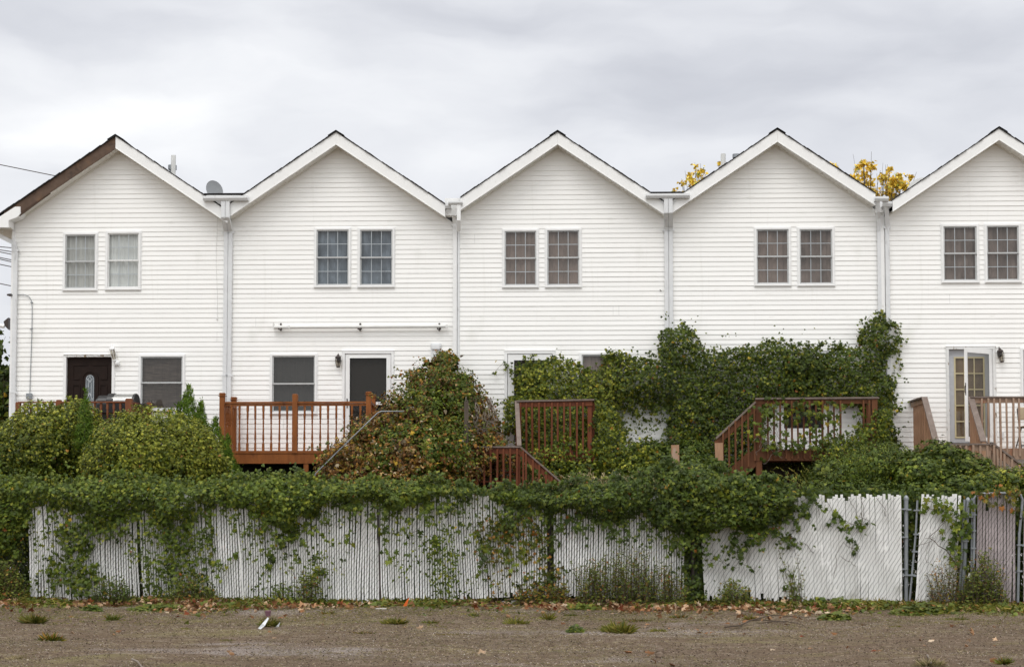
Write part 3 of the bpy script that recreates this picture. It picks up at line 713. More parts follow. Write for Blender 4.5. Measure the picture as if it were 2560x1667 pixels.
# --- first house: bare wooden rake board on its left slope
H1 = house('leftmost white row house with a bare brown board along its left roof slope', (28, 569), (289.5, 371), (290.5, 341), -38, 570, 0.0, 1, [])
H1.opens += [window(H1, HF, 0, (158.5,581,246.6,729), 'cur_pale'), window(H1, HF, 0, (264.5,577.5,355.5,727.5), 'cur_white', sashm='sash_white'),
             window(H1, HF, 0, (347,885,464.5,1030), 'blinds', grid=False, glass='glass')]
def brown_door():
    zf = 2.72; o, a, b, z1 = door_case(H1, (161,887,285.5,1000), 0, zf, 'trim', 'peel')
    d = MB(); d.box(a, b, -.10, -.055, zf, z1); uc = (a+b)/2; v = -.055
    def arch(r, zc, n=12): return [(uc+r*math.cos(math.pi*i/n), zc+r*math.sin(math.pi*i/n)) for i in range(n+1)]
    zc = z1-.46; ztop = z1-.16
    # raised mouldings: arch round the light, corner panels and side panels
    A = arch(.165, zc); 
    for p, q in zip(A[:-1], A[1:]): d.beam((p[0], v+.006, p[1]), (q[0], v+.006, q[1]), .03, .022, (0,1,0))
    for s in (-1, 1):
        d.beam((uc+s*.165, v+.006, zc), (uc+s*.165, v+.006, zf+.5), .03, .022, (0,1,0))
        pts = [(uc+s*.045, ztop), (uc+s*.36, ztop), (uc+s*.36, zc-.0), (uc+s*.22, zc-.0)]
        for p, q in zip(pts[:-1], pts[1:]): d.beam((p[0], v+.006, p[1]), (q[0], v+.006, q[1]), .022, .02, (0,1,0))
        pts = [(uc+s*.22, zc-.12), (uc+s*.36, zc-.12), (uc+s*.36, zf+.55), (uc+s*.22, zf+.55), (uc+s*.22, zc-.12)]
        for p, q in zip(pts[:-1], pts[1:]): d.beam((p[0], v+.006, p[1]), (q[0], v+.006, q[1]), .022, .02, (0,1,0))
    D = H1.part('door', d, M['door_brown'])
    g = MB(); P = [(uc-.092, zf+.5), (uc+.092, zf+.5)]+arch(.092, zc); g.add([(p, v+.003, q) for p, q in P], [tuple(range(len(P)))]); H1.part('door_light', g, mat('frosted_door_light', (.16,.19,.21), (.07,.085,.095), 30, .2, .4, .6), D)
    c = MB(); Z = zc+.0
    def line(pts, r=.0055): c.tube([(uc+p, v+.010, Z+q) for p, q in pts], r, 4)
    line([(-.08,-1.1),(-.08,0),(-.055,.06),(0,.085),(.055,.06),(.08,0),(.08,-1.1)], .004)
    line([(0,.08),(0,.05),(-.035,.0),(0,-.05),(.035,0),(0,.05)]); line([(-.075,.02),(-.02,-.055),(0,-.075),(.02,-.055),(.075,.02)])
    line([(-.03,-.07),(-.03,-.36)]); line([(.03,-.07),(.03,-.36)]); line([(0,-.30),(-.03,-.36),(-.045,-.42),(0,-.48),(.045,-.42),(.03,-.36),(0,-.30)])
    line([(-.075,-.40),(-.05,-.47),(0,-.50),(.05,-.47),(.075,-.40)]); line([(0,-.50),(-.045,-.55),(-.03,-.61),(0,-.60),(.03,-.61),(.045,-.55),(0,-.50)]); line([(0,-.6),(-.03,-.68),(0,-.75),(.03,-.68),(0,-.6)])
    line([(0,-.75),(0,-1.1)])
    H1.part('leading', c, M['lead'], D)
brown_door()
finish_house(H1, 1, bare_left=True)
def h1_bits():
    T = H1; va = OV; e0 = HF.u(51.5, va, 520)
    # bare wooden rafter board with the cladding gone
    q = MB(); q.prism([(T.uc-.002, T.zl-.01), (T.uc-.002, T.zt), (e0-.35, top(T, e0-.35)), (e0-.35, low(T, e0-.35)+.0)][::-1], va-.012, va+.012)
    for i in range(9):
        u = e0+.1+i*.22; q.box(u, u+.012, va+.011, va+.013, top(T, u)-.07, top(T, u)-.06)
    T.part('rake_board', q, M['bare'], label='bare brown board with its white cladding gone')
    dk = MB(); u_ = e0+.02; dk.prism([(u_-.05, low(T, u_-.05)-.05), (u_+.6, low(T, u_+.6)-.012), (u_+.6, low(T, u_+.6)+.0), (u_-.05, low(T, u_-.05)+.0)], va-.05, va+.002); T.part('broken_soffit_edge', dk, M['bare'])
    # boxed white eave end
    P = [HF.px(a, b, va+.03) for a, b in ((51.5,517.3),(38,517.3),(-36,565),(-36,569),(22,569),(22,551),(44,543),(51.5,533))]
    b = MB(); b.prism(P[::-1], va-.30, va+.045); T.part('eave_box', b, M['fascia'])
    ue = HF.u(-36, va); ub = HF.u(22, va); ze = HF.z(569, 0, va)
    s = MB(); s.add([(ue, va, ze), (ub+.0, va, ze), (T.u0w, .0, ze-.02), (ue, -9, ze-.02), (T.u0w, -9, ze-.02)], [(0,1,2,4,3)]); T.part('eave_soffit', s, M['soffit'])
    gutter(T, ue-.12, ue, -8.8, va+.02, ze, ze+.12)
    # corner board and downspout
    c = MB(); c.box(T.u0w-.005, T.u0w+.055, -.3, .022, 0, ze-.01); c.box(T.u0w-.024, T.u0w+.004, -.3, .021, 0, ze-.01); T.part('corner_board', c, M['trim'])
    w = HF.px; p0 = w(-20, 575, .12); p1 = w(0, 590, .12); p2 = w(34, 608, .10); p3 = w(39.5, 628, .055); u3 = p3[0]
    downspout(T, [(p0[0], .2, p0[1]), (p1[0], .14, p1[1]), (p2[0], .08, p2[1]), (u3, .055, p3[1]), (u3, .055, .1)], .085, .06, straps=(w(40,628,0)[1], w(40,981,0)[1]))
    # valley gutter between first and second house with twin downspouts
    g0, g1 = HF.u(508, OV+.12, 495), HF.u(620, OV+.12, 495); z0, z1 = HF.z(501.5, 565, OV+.12), HF.z(490, 565, OV+.12)
    gutter(T, g0, g1, OV+.045, OV+.145, z0, z1)
    zb = w(570, 575, .1)[1]; zt_ = w(570, 545, .3)[1]
    for dx in (-.045, .047):
        um = HF.u(564.5, OV+.05, 520); ud = HF.u(570.3, .05, 650)
        downspout(T, [(um+dx, OV+.075, z0+.01), (um+dx, OV+.075, zt_), (ud+dx, .075, zb), (ud+dx, .05, zb-.06), (ud+dx, .05, .1)], .084, .06, straps=(w(570,939,0)[1], zb-.05))
    # roof pieces
    v = MB(); u, z = w(433.5, 400, -2.0); v.tube([(u, -2.0, z-.9), (u, -2.0, z+.10)], .055, 10); T.part('vent_pipe', v, M['pvc'])
    v = MB(); u, z = w(431, 419, -3.0); v.tube([(u, -3, z-.8), (u, -3, z-.05)], .07, 10); v.tube([(u, -3, z-.05), (u, -3, z+.05)], .10, 12); T.part('roof_vent', v, M['galv'])
    # satellite dish behind the valley gutter
    u, z = w(537, 476, -.4); d = MB(); n = 20; rr = [(0,.0),(.5,.004),(.9,.014),(1,.02)]
    a, b2 = .165, .20; base = len(d.v); tilt = R(18)
    for (r, dp) in rr:
        for k in range(n):
            t = 2*math.pi*k/n; x, y, zz = a*r*math.cos(t), -dp*.4, b2*r*math.sin(t)
            d.v.append((u+x-.12*zz, -.4+dp-x*.5+zz*.25, z+zz))
    for i in range(len(rr)-1):
        for k in range(n): d.f.append((base+i*n+k, base+i*n+(k+1)%n, base+(i+1)*n+(k+1)%n, base+(i+1)*n+k))
    d.tube([(u, -.42, z), (u+.02, -.5, z-.3), (u+.02, -.5, z-.55)], .02, 6)
    T.part('satellite_dish', d, M['dish'])
    cb = MB(); pts = []
    for i in range(40):
        t = i/39; px_ = 537+(5 if t > .12 else 5*t/.12)+1.5*math.sin(t*9); py_ = 488+t*308
        u, z = w(px_, py_, .03+(OV+.14)*max(0, 1-t*7)); pts.append((u, .03+(OV+.14)*max(0, 1-t*7), z))
    cb.tube(pts, .004, 4); cb.lathe(pts[-1][0], pts[-1][1], [(.006,pts[-1][2]-.03),(.013,pts[-1][2]-.02),(.013,pts[-1][2]+.01),(.004,pts[-1][2]+.02)], 6)
    T.part('dangling_cable', cb, M['pvc'])
    # conduit and meter box on the left of the wall
    c = MB(); P = [(28,737),(60,736.5),(72,741),(79,752),(80.5,770),(80,820),(78,880),(74.5,985)]
    c.tube([(w(x, y, .025)[0], .03, w(x, y, .025)[1]) for x, y in P], .0085, 5); 
    for (x, y) in ((79,822),(80,756)): u, z = w(x, y, .02); c.box(u-.03, u+.02, .01, .04, z-.008, z+.008)
    T.part('conduit', c, M['galv'])
    u, z = w(74, 990, .02); c = MB(); c.box(u-.06, u+.06, .012, .075, z-.06, z+.06); c.box(u-.04, u-.01, .075, .083, z-.012, z+.004); c.box(u+.008, u+.04, .075, .083, z-.012, z+.004); T.part('outlet_box', c, M['galv'], bevel=.006)
    u, z = w(26, 737, .02); c = MB(); c.tube([(u-.07, .02, z), (u+.02, .02, z)], .022, 6); c.box(u-.03, u+.03, .0, .06, z-.03, z+.02); T.part('wire_bracket', c, M['bronze'])
    lantern(T, HF, 0, 287, 889, 'trim', tilt=R(-12), s=1.25)
    u, z = w(293.5, 908, 0); c = MB(); c.lathe(u, .05, [(.0,z-.07),(.05,z-.05),(.06,z),(.05,z+.05),(0,z+.07)], 9); T.part('lamp_mount', c, M['trim'], smooth=True)
h1_bits()

# --- second house
H2 = house('white row house with a capped pole on brackets above its orange-railed deck', (569.5, 1143), (840.5, 362), (840.5, 331), 570, 1113, 0.0, 2, [])
H2.opens += [window(H2, HF, 0, (785.5,569,879,721), 'cur_blue'), window(H2, HF, 0, (894,569,988.5,721), 'cur_blue'),
             window(H2, HF, 0, (675,883,795,1037), 'darkscreen', grid=False)]
o, a, b_, z1 = door_case(H2, (857,878,984,1000), 0, 2.74); storm_door(H2, a+.01, b_-.01, 2.76, z1-.01, .0, mid=HF.z(1008, 900, 0))
finish_house(H2, 2)
lantern(H2, HF, 0, 847, 907); shaded_wall_base(H2, 2.60, 'base_shade_dark')
def valley(T, x0, x1, yt, xb, yb, hv):
    va = hv+OV-.03; P = [HF.px(x0, yt, va), HF.px(x1, yt, va), HF.px(xb, yb, va)]
    b = MB(); b.prism(P, va-.03, va+.02); T.part('valley_board', b, M['fascia'])
    b = MB(); z = P[0][1]; b.prism([(P[0][0]-.03, z), (P[1][0]+.03, z), (P[1][0]+.03, z+.045), (P[0][0]-.03, z+.045)][::-1], -8.5, va+.02); T.part('valley_roof', b, M['shingle'])
valley(H1, 514, 612, 489, 570, 528, 0)
def h2_bits():
    T = H2; w = HF.px
    # capped white pole on three brackets
    p = MB(); u0, z0 = w(684, 818, .10); u1, z1 = w(1118, 815.5, .10); ua = w(722, 818, .10)[0]
    p.tube([(u0, .10, z0), (ua, .10, z0)], .040, 9); p.tube([(ua, .10, z0), (u1, .10, z1)], .034, 9); p.box(ua-.02, ua+.03, .07, .13, z0-.035, z0+.035); p.box(u0-.012, u0+.012, .06, .14, z0-.035, z0+.09); p.box(u1-.03, u1+.01, .065, .135, z1-.035, z1+.035)
    P = T.part('awning_pole', p, M['pvc'])
    for x in (701.5, 900, 1098):
        k = MB(); u, z = w(x, 818, .05); k.box(u-.016, u+.016, .012, .03, z-.07, z+.09)
        k.tube([(u-.035, .10, z+.005), (u-.035, .11, z-.045), (u, .12, z-.06), (u+.035, .11, z-.045), (u+.035, .10, z+.005)], .010, 5); k.box(u-.042, u-.022, .04, .13, z-.045, z-.025); k.box(u+.022, u+.042, .04, .13, z-.045, z-.025); k.box(u-.008, u+.008, .02, .12, z-.055, z-.035)
        T.part('pole_bracket', k, M['bronze'], P)
    u, z = w(1090, 876, .03); k = MB(); k.box(u-.11, u+.11, .01, .045, z-.2, z+.155); k.box(u-.085, u+.085, .044, .09, z+.02, z+.12); k.box(u-.08, u+.08, .044, .055, z-.17, z-.01); T.part('wall_vent', k, M['trim_grey'], bevel=.006)
    # valley 2|3: stepped gutters and two downspouts
    g0, g1 = HF.u(1127, OV+.1, 505), HF.u(1157, OV+.1, 505); z0, z1 = HF.z(512, 1140, OV+.1), HF.z(503.5, 1140, OV+.1)
    gutter(T, g0-.05, g1, OV+.045, OV+.14, z0, z1)
    g2, g3 = HF.u(1113.5, OV+.05, 515), HF.u(1128, OV+.05, 515); zz0, zz1 = HF.z(521, 1120, OV+.05), HF.z(509, 1120, OV+.05)
    gutter(T, g2, g3, -.2, OV+.06, zz0, zz1)
    pp = [(1120,521,.30),(1121,530,.28),(1135,540,.16),(1137.5,560,.07)]
    P = [(w(x,y,v)[0], v, w(x,y,v)[1]) for x, y, v in pp]; um = P[-1][0]
    downspout(T, P+[(um, .055, P[-1][2]-.1), (um, .055, .1)], .088, .06, m='trim', straps=(P[-1][2]-.01,))
    bk = MB(); bk.box(w(1113.5,540,.1)[0], w(1152,540,.1)[0], -.3, .12+OV*.5, w(1130,542,.1)[1], w(1130,500,.1)[1]); T.part('valley_backing', bk, M['fascia'])
    u, z = w(1147.5, 560, .06); zt = HF.z(512, 1147, OV+.1)
    uf = HF.u(1147, OV+.1, 530); downspout(T, [(uf, OV+.08, zt+.01), (uf, OV+.08, zt-.32), (uf-.01, OV-.05, zt-.5), (u, .16, z-.10)], .078, .06, m='trim')
h2_bits()

# --- third house
H3 = house('white row house with ivy over its window and the narrow red-brown deck', (1144, 1671), (1394, 361.5), (1394, 331), 1151, 1670, .05, 3, [])
H3.opens += [window(H3, HF, .05, (1255,572,1347.5,721.5), 'cur_brown'), window(H3, HF, .05, (1361.5,570,1454.7,721), 'cur_brown'),
             window(H3, HF, .05, (1447.5,880,1566,1026), 'cur_brown', grid=False)]
o, a, b_, z1 = door_case(H3, (1262.5,878,1387.5,1000), .05, 2.78); storm_door(H3, a+.01, b_-.01, 2.8, z1-.01, .05, mid=HF.z(1065, 1330, .05), topw=.13, sw=.13)
finish_house(H3, 3)
def h3_bits():
    T = H3; w = HF.px; hv = .05
    valley(H3, 1622, 1716, 485.5, 1670, 520, hv)
    c = MB(); c.box(T.u0w-.004, T.u0w+.045, -.1, hv+.022, 0, low(T, T.u0w)+.05); T.part('corner_board', c, M['trim_grey'])
    g0, g1 = HF.u(1614, OV+.12, 490), HF.u(1724, OV+.12, 490); z0, z1 = HF.z(496, 1670, OV+.12), HF.z(485.5, 1670, OV+.12)
    gutter(T, g0, g1, hv+OV+.045, hv+OV+.145, z0, z1)
    um = HF.u(1670.3, OV+.1, 520); ud = HF.u(1671.5, hv+.05, 650); zb = HF.z(570, 1671, hv+.05); zt_ = HF.z(528, 1671, OV)
    for dx in (-.045, .047): downspout(T, [(um+dx, hv+OV+.075, z0+.01), (um+dx, hv+OV+.075, zt_-.05), (ud+dx, hv+.085, zb+.02), (ud+dx, hv+.05, zb-.06), (ud+dx, hv+.05, .1)], .084, .06, straps=(zb-.05,))
    c = MB(); u, z = w(1651, 726, hv+.02); c.tube([(u-.012, hv+.02, z+.01), (u+.02, hv+.03, z-.015)], .008, 5); T.part('cable_stub', c, M['bronze'])
    for s in (-1, 1):
        c = MB(); e = HF.u(1671, .2, 500)+s*.27; c.beam((um+s*.2, hv+OV+.05, z0-.005), (um+s*.1, hv+OV+.05, z0-.10), .012, .012); T.part('gutter_brace', c, M['trim_grey'])
h3_bits()

# --- fourth house
H4 = house('white row house almost hidden by ivy below, with yellow leaves behind its roof', (1671.5, 2196), (1943, 355), (1943, 325), 1671, 2188, .05, 4, [])
H4.opens += [window(H4, HF, .05, (1884,567.5,1977.5,717.5), 'cur_brown'), window(H4, HF, .05, (1991.5,567.5,2086.5,717.5), 'cur_brown2')]
o, a, b_, z1 = door_case(H4, (1940,878,2075,1000), .05, 2.78); storm_door(H4, a+.01, b_-.01, 2.8, z1-.01, .05, mid=HF.z(1074, 2000, .05), behind='darkscreen')
q = MB(); zmm = HF.z(1077, 2000, .05)
for i in range(14): q.beam((a+.11, .075, 2.98+(zmm-3.0)*i/14), (b_-.11, .075, 2.98+(zmm-3.0)*i/14), .012, .022, (0,1,.6))
q.box(a+.1, b_-.1, .04, .06, 2.95, zmm); H4.part('louvre_panel', q, M['trim'])
finish_house(H4, 4)
def h4_bits():
    T = H4; w = HF.px; hv = .05
    v = MB(); u, z = w(1808, 385, -2.2); v.tube([(u, -2.2, z-.9), (u, -2.2, z)], .055, 10); T.part('vent_pipe', v, M['pvc'])
    v = MB(); u, z = w(1841, 386, -3); v.tube([(u, -3, z-.8), (u, -3, z-.06)], .07, 10); v.tube([(u, -3, z-.08), (u, -3, z)], .09, 12); T.part('roof_vent', v, M['galv'])
    g0, g1 = HF.u(2186, OV+.14, 495), HF.u(2221, OV+.14, 495); z0, z1 = HF.z(503, 2200, OV+.14), HF.z(492, 2200, OV+.14)
    gutter(T, g0, g1, hv+OV+.03, hv+OV+.13, z0, z1)
    pp = [(2194,503,OV+.1),(2194.5,528,OV),(2197,545,.2),(2197.5,566,.14)]; P = [(w(x,y,v_)[0], v_, w(x,y,v_)[1]) for x, y, v_ in pp]
    downspout(T, P+[(P[-1][0], .11, P[-1][2]-.1), (P[-1][0], .11, .1)], .070, .055, m='trim_grey')
    bk = MB(); bk.box(w(2188,540,.1)[0], w(2214,540,.1)[0], -.3, .25, w(2200,534,.1)[1], w(2200,500,.1)[1]); bk.box(w(2199.5,540,.1)[0], w(2209.5,540,.1)[0], -.2, .13, .1, w(2200,533,.1)[1]); T.part('valley_backing', bk, M['fascia'])
h4_bits()

# --- fifth house, running out of the picture
H5 = house('rightmost white row house with a half open storm door, cut by the photo edge', (2212, 2776), (2497, 350.5), (2495, 322), 2231, 2760, .08, 5, [])
H5.opens += [window(H5, HF, .08, (2350.5,560,2447,709.7), 'cur_brown2'), window(H5, HF, .08, (2458.5,559,2552,709), 'cur_brown2'),
             window(H5, HF, .08, (2549,868,2668,1022), 'cur_brown', grid=False)]
def h5_door():
    T = H5; hv = .08; zf = 2.92; o, a, b, z1 = door_case(T, (2365,867,2489,1000), hv, zf, 'peel')
    v = hv-.07; d = MB(); gx0 = a+.13; gx1 = gx0+.60; gz0 = HF.z(1093, 2400, hv); gz1 = HF.z(893, 2400, hv)
    ring(d, a+.005, b-.02, zf+.01, z1-.005, gx0-a, v-.03, v+.015, gz0-zf, z1-gz1); D = T.part('door', d, M['door_grey'])
    m = MB(); ring(m, gx0-.012, gx1+.012, gz0-.012, gz1+.012, .03, v+.005, v+.03)
    for i in (1, 2): u = gx0+(gx1-gx0)*i/3; m.box(u-.011, u+.011, v+.004, v+.024, gz0, gz1)
    for i in range(1, 5): z = gz0+(gz1-gz0)*i/5; m.box(gx0, gx1, v+.006, v+.022, z-.011, z+.011)
    T.part('muntin', m, M['cream'], D)
    c = MB(); c.box(gx0-.01, gx1+.01, v-.028, v-.012, gz0-.01, gz1+.01); T.part('door_blind', c, M['tanblind'], D)
    g = MB(); g.add([(gx0,v+.002,gz0),(gx1,v+.002,gz0),(gx1,v+.002,gz1),(gx0,v+.002,gz1)], [(0,1,2,3)]); T.part('pane', g, M['glass'], D)
    # storm door hinged on the right, standing ajar towards the deck
    W = b-a-.03; ang = R(38); hu, hvv = b-.015, hv+.03
    s = MB(); ring(s, -W, 0, zf+.02, z1-.01, .085, -.02, .02, .09, .10); gl = MB(); gl.add([(-W+.08,0,zf+.1),(-.08,0,zf+.1),(-.08,0,z1-.1),(-W+.08,0,z1-.1)], [(0,1,2,3)])
    hd = MB(); hd.box(-W+.03, -W+.05, .02, .03, zf+.95, zf+1.2); hd.tube([(-W+.04,.03,zf+1.0),(-W+.04,.07,zf+1.02),(-W+.04,.07,zf+1.12),(-W+.04,.03,zf+1.15)], .009, 5)
    for q in (s, gl, hd): q.v = [(hu+x*math.cos(ang)-y*math.sin(ang)*-1*-1, hvv-x*math.sin(ang)+y*math.cos(ang), z) for x, y, z in q.v]
    S = T.part('storm_door', s, M['trim']); T.part('pane', gl, M['glass_dirty'], S); T.part('handle', hd, M['bronze'], S)
h5_door(); finish_house(H5, 5)
shaded_wall_base(H4, 2.50, 'base_shade_brown'); shaded_wall_base(H3, 2.25, 'base_shade_brown')
lantern(H5, HF, .08, 2500, 893, tilt=R(-10), s=1.1)
def h5_bits():
    T = H5; w = HF.px; hv = .08
    pp = [(2213,514,.35),(2217,530,.28),(2218,560,.16)]; P = [(w(x,y,v_)[0], v_, w(x,y,v_)[1]) for x, y, v_ in pp]
    g0, g1 = HF.u(2206.5, OV+.1, 510), HF.u(2231, OV+.1, 510); z0, z1 = HF.z(515, 2215, OV+.1), HF.z(503, 2215, OV+.1); gutter(T, g0, g1, -.2, hv+OV, z0, z1)
    downspout(T, P+[(P[-1][0], hv+.05, P[-1][2]-.08), (P[-1][0], hv+.05, .1)], .085, .06, m='trim_grey', straps=(P[-1][2]-.07,))
    u, z = w(2504, 1087, hv); k = MB(); k.box(u-.035, u+.035, hv+.01, hv+.05, z-.06, z+.06); T.part('outlet_box', k, M['trim_grey'])
    # dish on the roof behind the slope: only its rim shows
    u, z = w(2314, 486, -1.5); n = 24; d = MB()
    for (r, dp) in [(0,0),(.5,.03),(1,.12)]:
        for k2 in range(n): t = 2*math.pi*k2/n; d.v.append((u+.42*r*math.cos(t), -1.5-dp*.3, z+.38*r*math.sin(t)))
    for i in range(2):
        for k2 in range(n): d.f.append((i*n+k2, i*n+(k2+1)%n, (i+1)*n+(k2+1)%n, (i+1)*n+k2))
    d.tube([(u, -1.5, z), (u, -1.6, z-.5)], .02, 5); T.part('satellite_dish', d, M['pvc'], smooth=True)
h5_bits()

# ------------------------------------------------------------------ decks
def post(T, u, v, z0, z1, m, s=.09, cap=None, name='post', lean=(0,0)):
    b = MB(); b.beam((u, v, z0), (u+lean[0], v+lean[1], z1), s, s, (0,1,0))
    if cap:
        b.box(u-s*.62, u+s*.62, v-s*.62, v+s*.62, z1, z1+.018); b.box(u-s*.50, u+s*.50, v-s*.50, v+s*.50, z1+.018, z1+.032); b.box(u-s*.70, u+s*.70, v-s*.70, v+s*.70, z1-.035, z1-.022)
    else: b.box(u+lean[0]-s*.42, u+lean[0]+s*.42, v+lean[1]-s*.42, v+lean[1]+s*.42, z1, z1+.01)
    return T.part(name, b, M[m], bevel=.004)
def bar(T, name, p, q, w, h, m, up=(0,0,1)): b = MB(); b.beam(p, q, w, h, up); return T.part(name, b, M[m])
def turned(T, h, m, cu, cv, cz):
    """a turned baluster, mesh centred on its foot"""
    b = MB(); s = .021; z = [0, .20*h, .80*h, h]
    b.box(-s, s, -s, s, 0, .17*h); b.box(-s, s, -s, s, .86*h, h)
    k = [(.17,.019),(.19,.012),(.20,.021),(.21,.012),(.225,.017),(.28,.022),(.42,.016),(.58,.013),(.62,.020),(.635,.012),(.65,.021),(.665,.012),(.69,.019),(.76,.023),(.86,.020)]
    b.lathe(0, 0, [(r, q*h) for q, r in k], 8)
    sv = (T.u0, T.v0, T.z0); T.u0 = T.v0 = T.z0 = 0; o = T.part('baluster', b, M[m]); T.u0, T.v0, T.z0 = sv
    o.location = (cu-T.u0, -(cv-T.v0), cz-T.z0); return o
def square(T, h, m, cu, cv, cz, s=.036):
    b = MB(); k = s/2; b.box(-k, k, -k, k, .0, h-.02); b.add([(-k,k,h-.02),(k,k,h-.02),(k,-k,h),(-k,-k,h)], [(0,1,2,3)]); b.box(-k+.001, k-.001, -k+.001, k-.012, h-.02, h)
    sv = (T.u0, T.v0, T.z0); T.u0 = T.v0 = T.z0 = 0; o = T.part('baluster', b, M[m]); T.u0, T.v0, T.z0 = sv
    o.location = (cu-T.u0, -(cv-T.v0), cz-T.z0); return o
def row(T, src, pts):
    for (u, v, z) in pts: 
        c = T.copy(src, 'baluster', u, v, z); c.rotation_euler = (random.uniform(-.01,.01), random.uniform(-.008,.008), random.uniform(-.2,.2))
def floor_boards(T, u0, u1, v0, v1, z, m):
    b = MB(); v = v0
    while v < v1-.02: b.box(u0, u1, v+.003, min(v+.137, v1), z-.035, z); v += .14
    return T.part('floor', b, M[m])
W = HF.px

def deck_first():
    V = 1.6; f = 2.70; ul, ur = HF.u(46, V, 1010), HF.u(323, V, 1010); T = Thing('deck', 'brown deck with turned balusters and a barbecue, behind the leftmost bushes', 'deck', HF, ul, 0, 'wooden back decks')
    zr = HF.z(1005, 270, V); m = 'wood1'
    floor_boards(T, ul, ur+.05, 0.05, V, f, m)
    bar(T, 'rim_board', (ul-.05, V+.02, f-.13), (ur+.05, V+.02, f-.13), .035, .24, m); bar(T, 'rim_board', (ur+.03, 0.05, f-.13), (ur+.03, V, f-.13), .035, .24, m)
    post(T, ul, V, 0, HF.z(1006, 46, V), m, .095); post(T, ur, V, 0, HF.z(997, 323, V), m, .13); post(T, ur+.02, .12, 0, HF.z(1007, 369, .1), m, .09); post(T, (ul+ur)/2-.3, V, 0, zr+.04, m, .095)
    bar(T, 'top_rail', (ul, V, zr), (ur, V, zr), .085, .03, m); bar(T, 'bottom_rail', (ul, V, f+.06), (ur, V, f+.06), .06, .04, m)
    bar(T, 'top_rail', (ur, V, zr), (ur+.02, .1, zr), .085, .03, m); bar(T, 'bottom_rail', (ur, V, f+.06), (ur+.02, .1, f+.06), .06, .04, m)
    h = zr-f-.09; n = int((ur-ul)/.13); src = turned(T, h, m, ul+.13, V, f+.075); row(T, src, [(ul+.13*i, V, f+.075) for i in range(2, n)])
    row(T, src, [(ur+.01, V-.14*i, f+.075) for i in range(1, 11)])
    # barbecue on the deck
    u, z = W(291, 1004, .95); G = Thing('barbecue', 'barbecue with a silver lid and black end caps on the leftmost deck', 'barbecue', HF, u, .95)
    a, b = HF.u(243, .95, 1000), HF.u(343, .95, 1000); zb = HF.z(1006, 290, .95); zt = HF.z(983, 290, .95); H = zt-zb
    def lidprof(s=1.0, o=0): return [(.95+o+.27*s*math.cos(math.pi*i/10), zb-.02+(H+.02)*s*math.sin(math.pi*i/10)) for i in range(11)]
    def ext(p, x0, x1): q = MB(); n = len(p); q.add([(x0, y, z) for y, z in p]+[(x1, y, z) for y, z in p], [tuple(range(n)), tuple(range(2*n-1, n-1, -1))]+[(i, (i+1)%n, (i+1)%n+n, i+n) for i in range(n)]); return q
    mid = a+(b-a)*.46
    G.part('lid', ext(lidprof(.93), mid, b-.05), M['steel'], smooth=False)
    c = ext(lidprof(1.0), mid-.13, mid+.01); n0 = ext(lidprof(.8), a+.05, mid-.12); c.add(n0.v, n0.f); n1 = ext(lidprof(.55), a, a+.06); c.add(n1.v, n1.f); G.part('end_cap', c, M['black'], bevel=.01)
    c = ext(lidprof(.98), b-.055, b); G.part('end_cap', c, M['black'], bevel=.01)
    c = MB(); c.box(a+.05, b-.05, .72, 1.2, zb-.24, zb-.02); G.part('firebox', c, M['black'], bevel=.02)
    c = MB(); c.box(a+.12, b-.12, .76, 1.14, f+.08, zb-.24); G.part('cart', c, M['black'])
    c = MB(); c.box(b-.06, b+.22, .76, 1.14, zb-.07, zb-.04); G.part('side_shelf', c, M['black'])
    c = MB(); c.tube([(a+.4, 1.28, zb+.07), (b-.2, 1.28, zb+.07)], .012, 6); G.part('handle', c, M['steel'])
    for x in (a+.16, b-.16):
        c = MB(); c.tube([(x-.02, .95, f+.09), (x+.02, .95, f+.09)], .085, 12); G.part('wheel', c, M['black'])
deck_first()

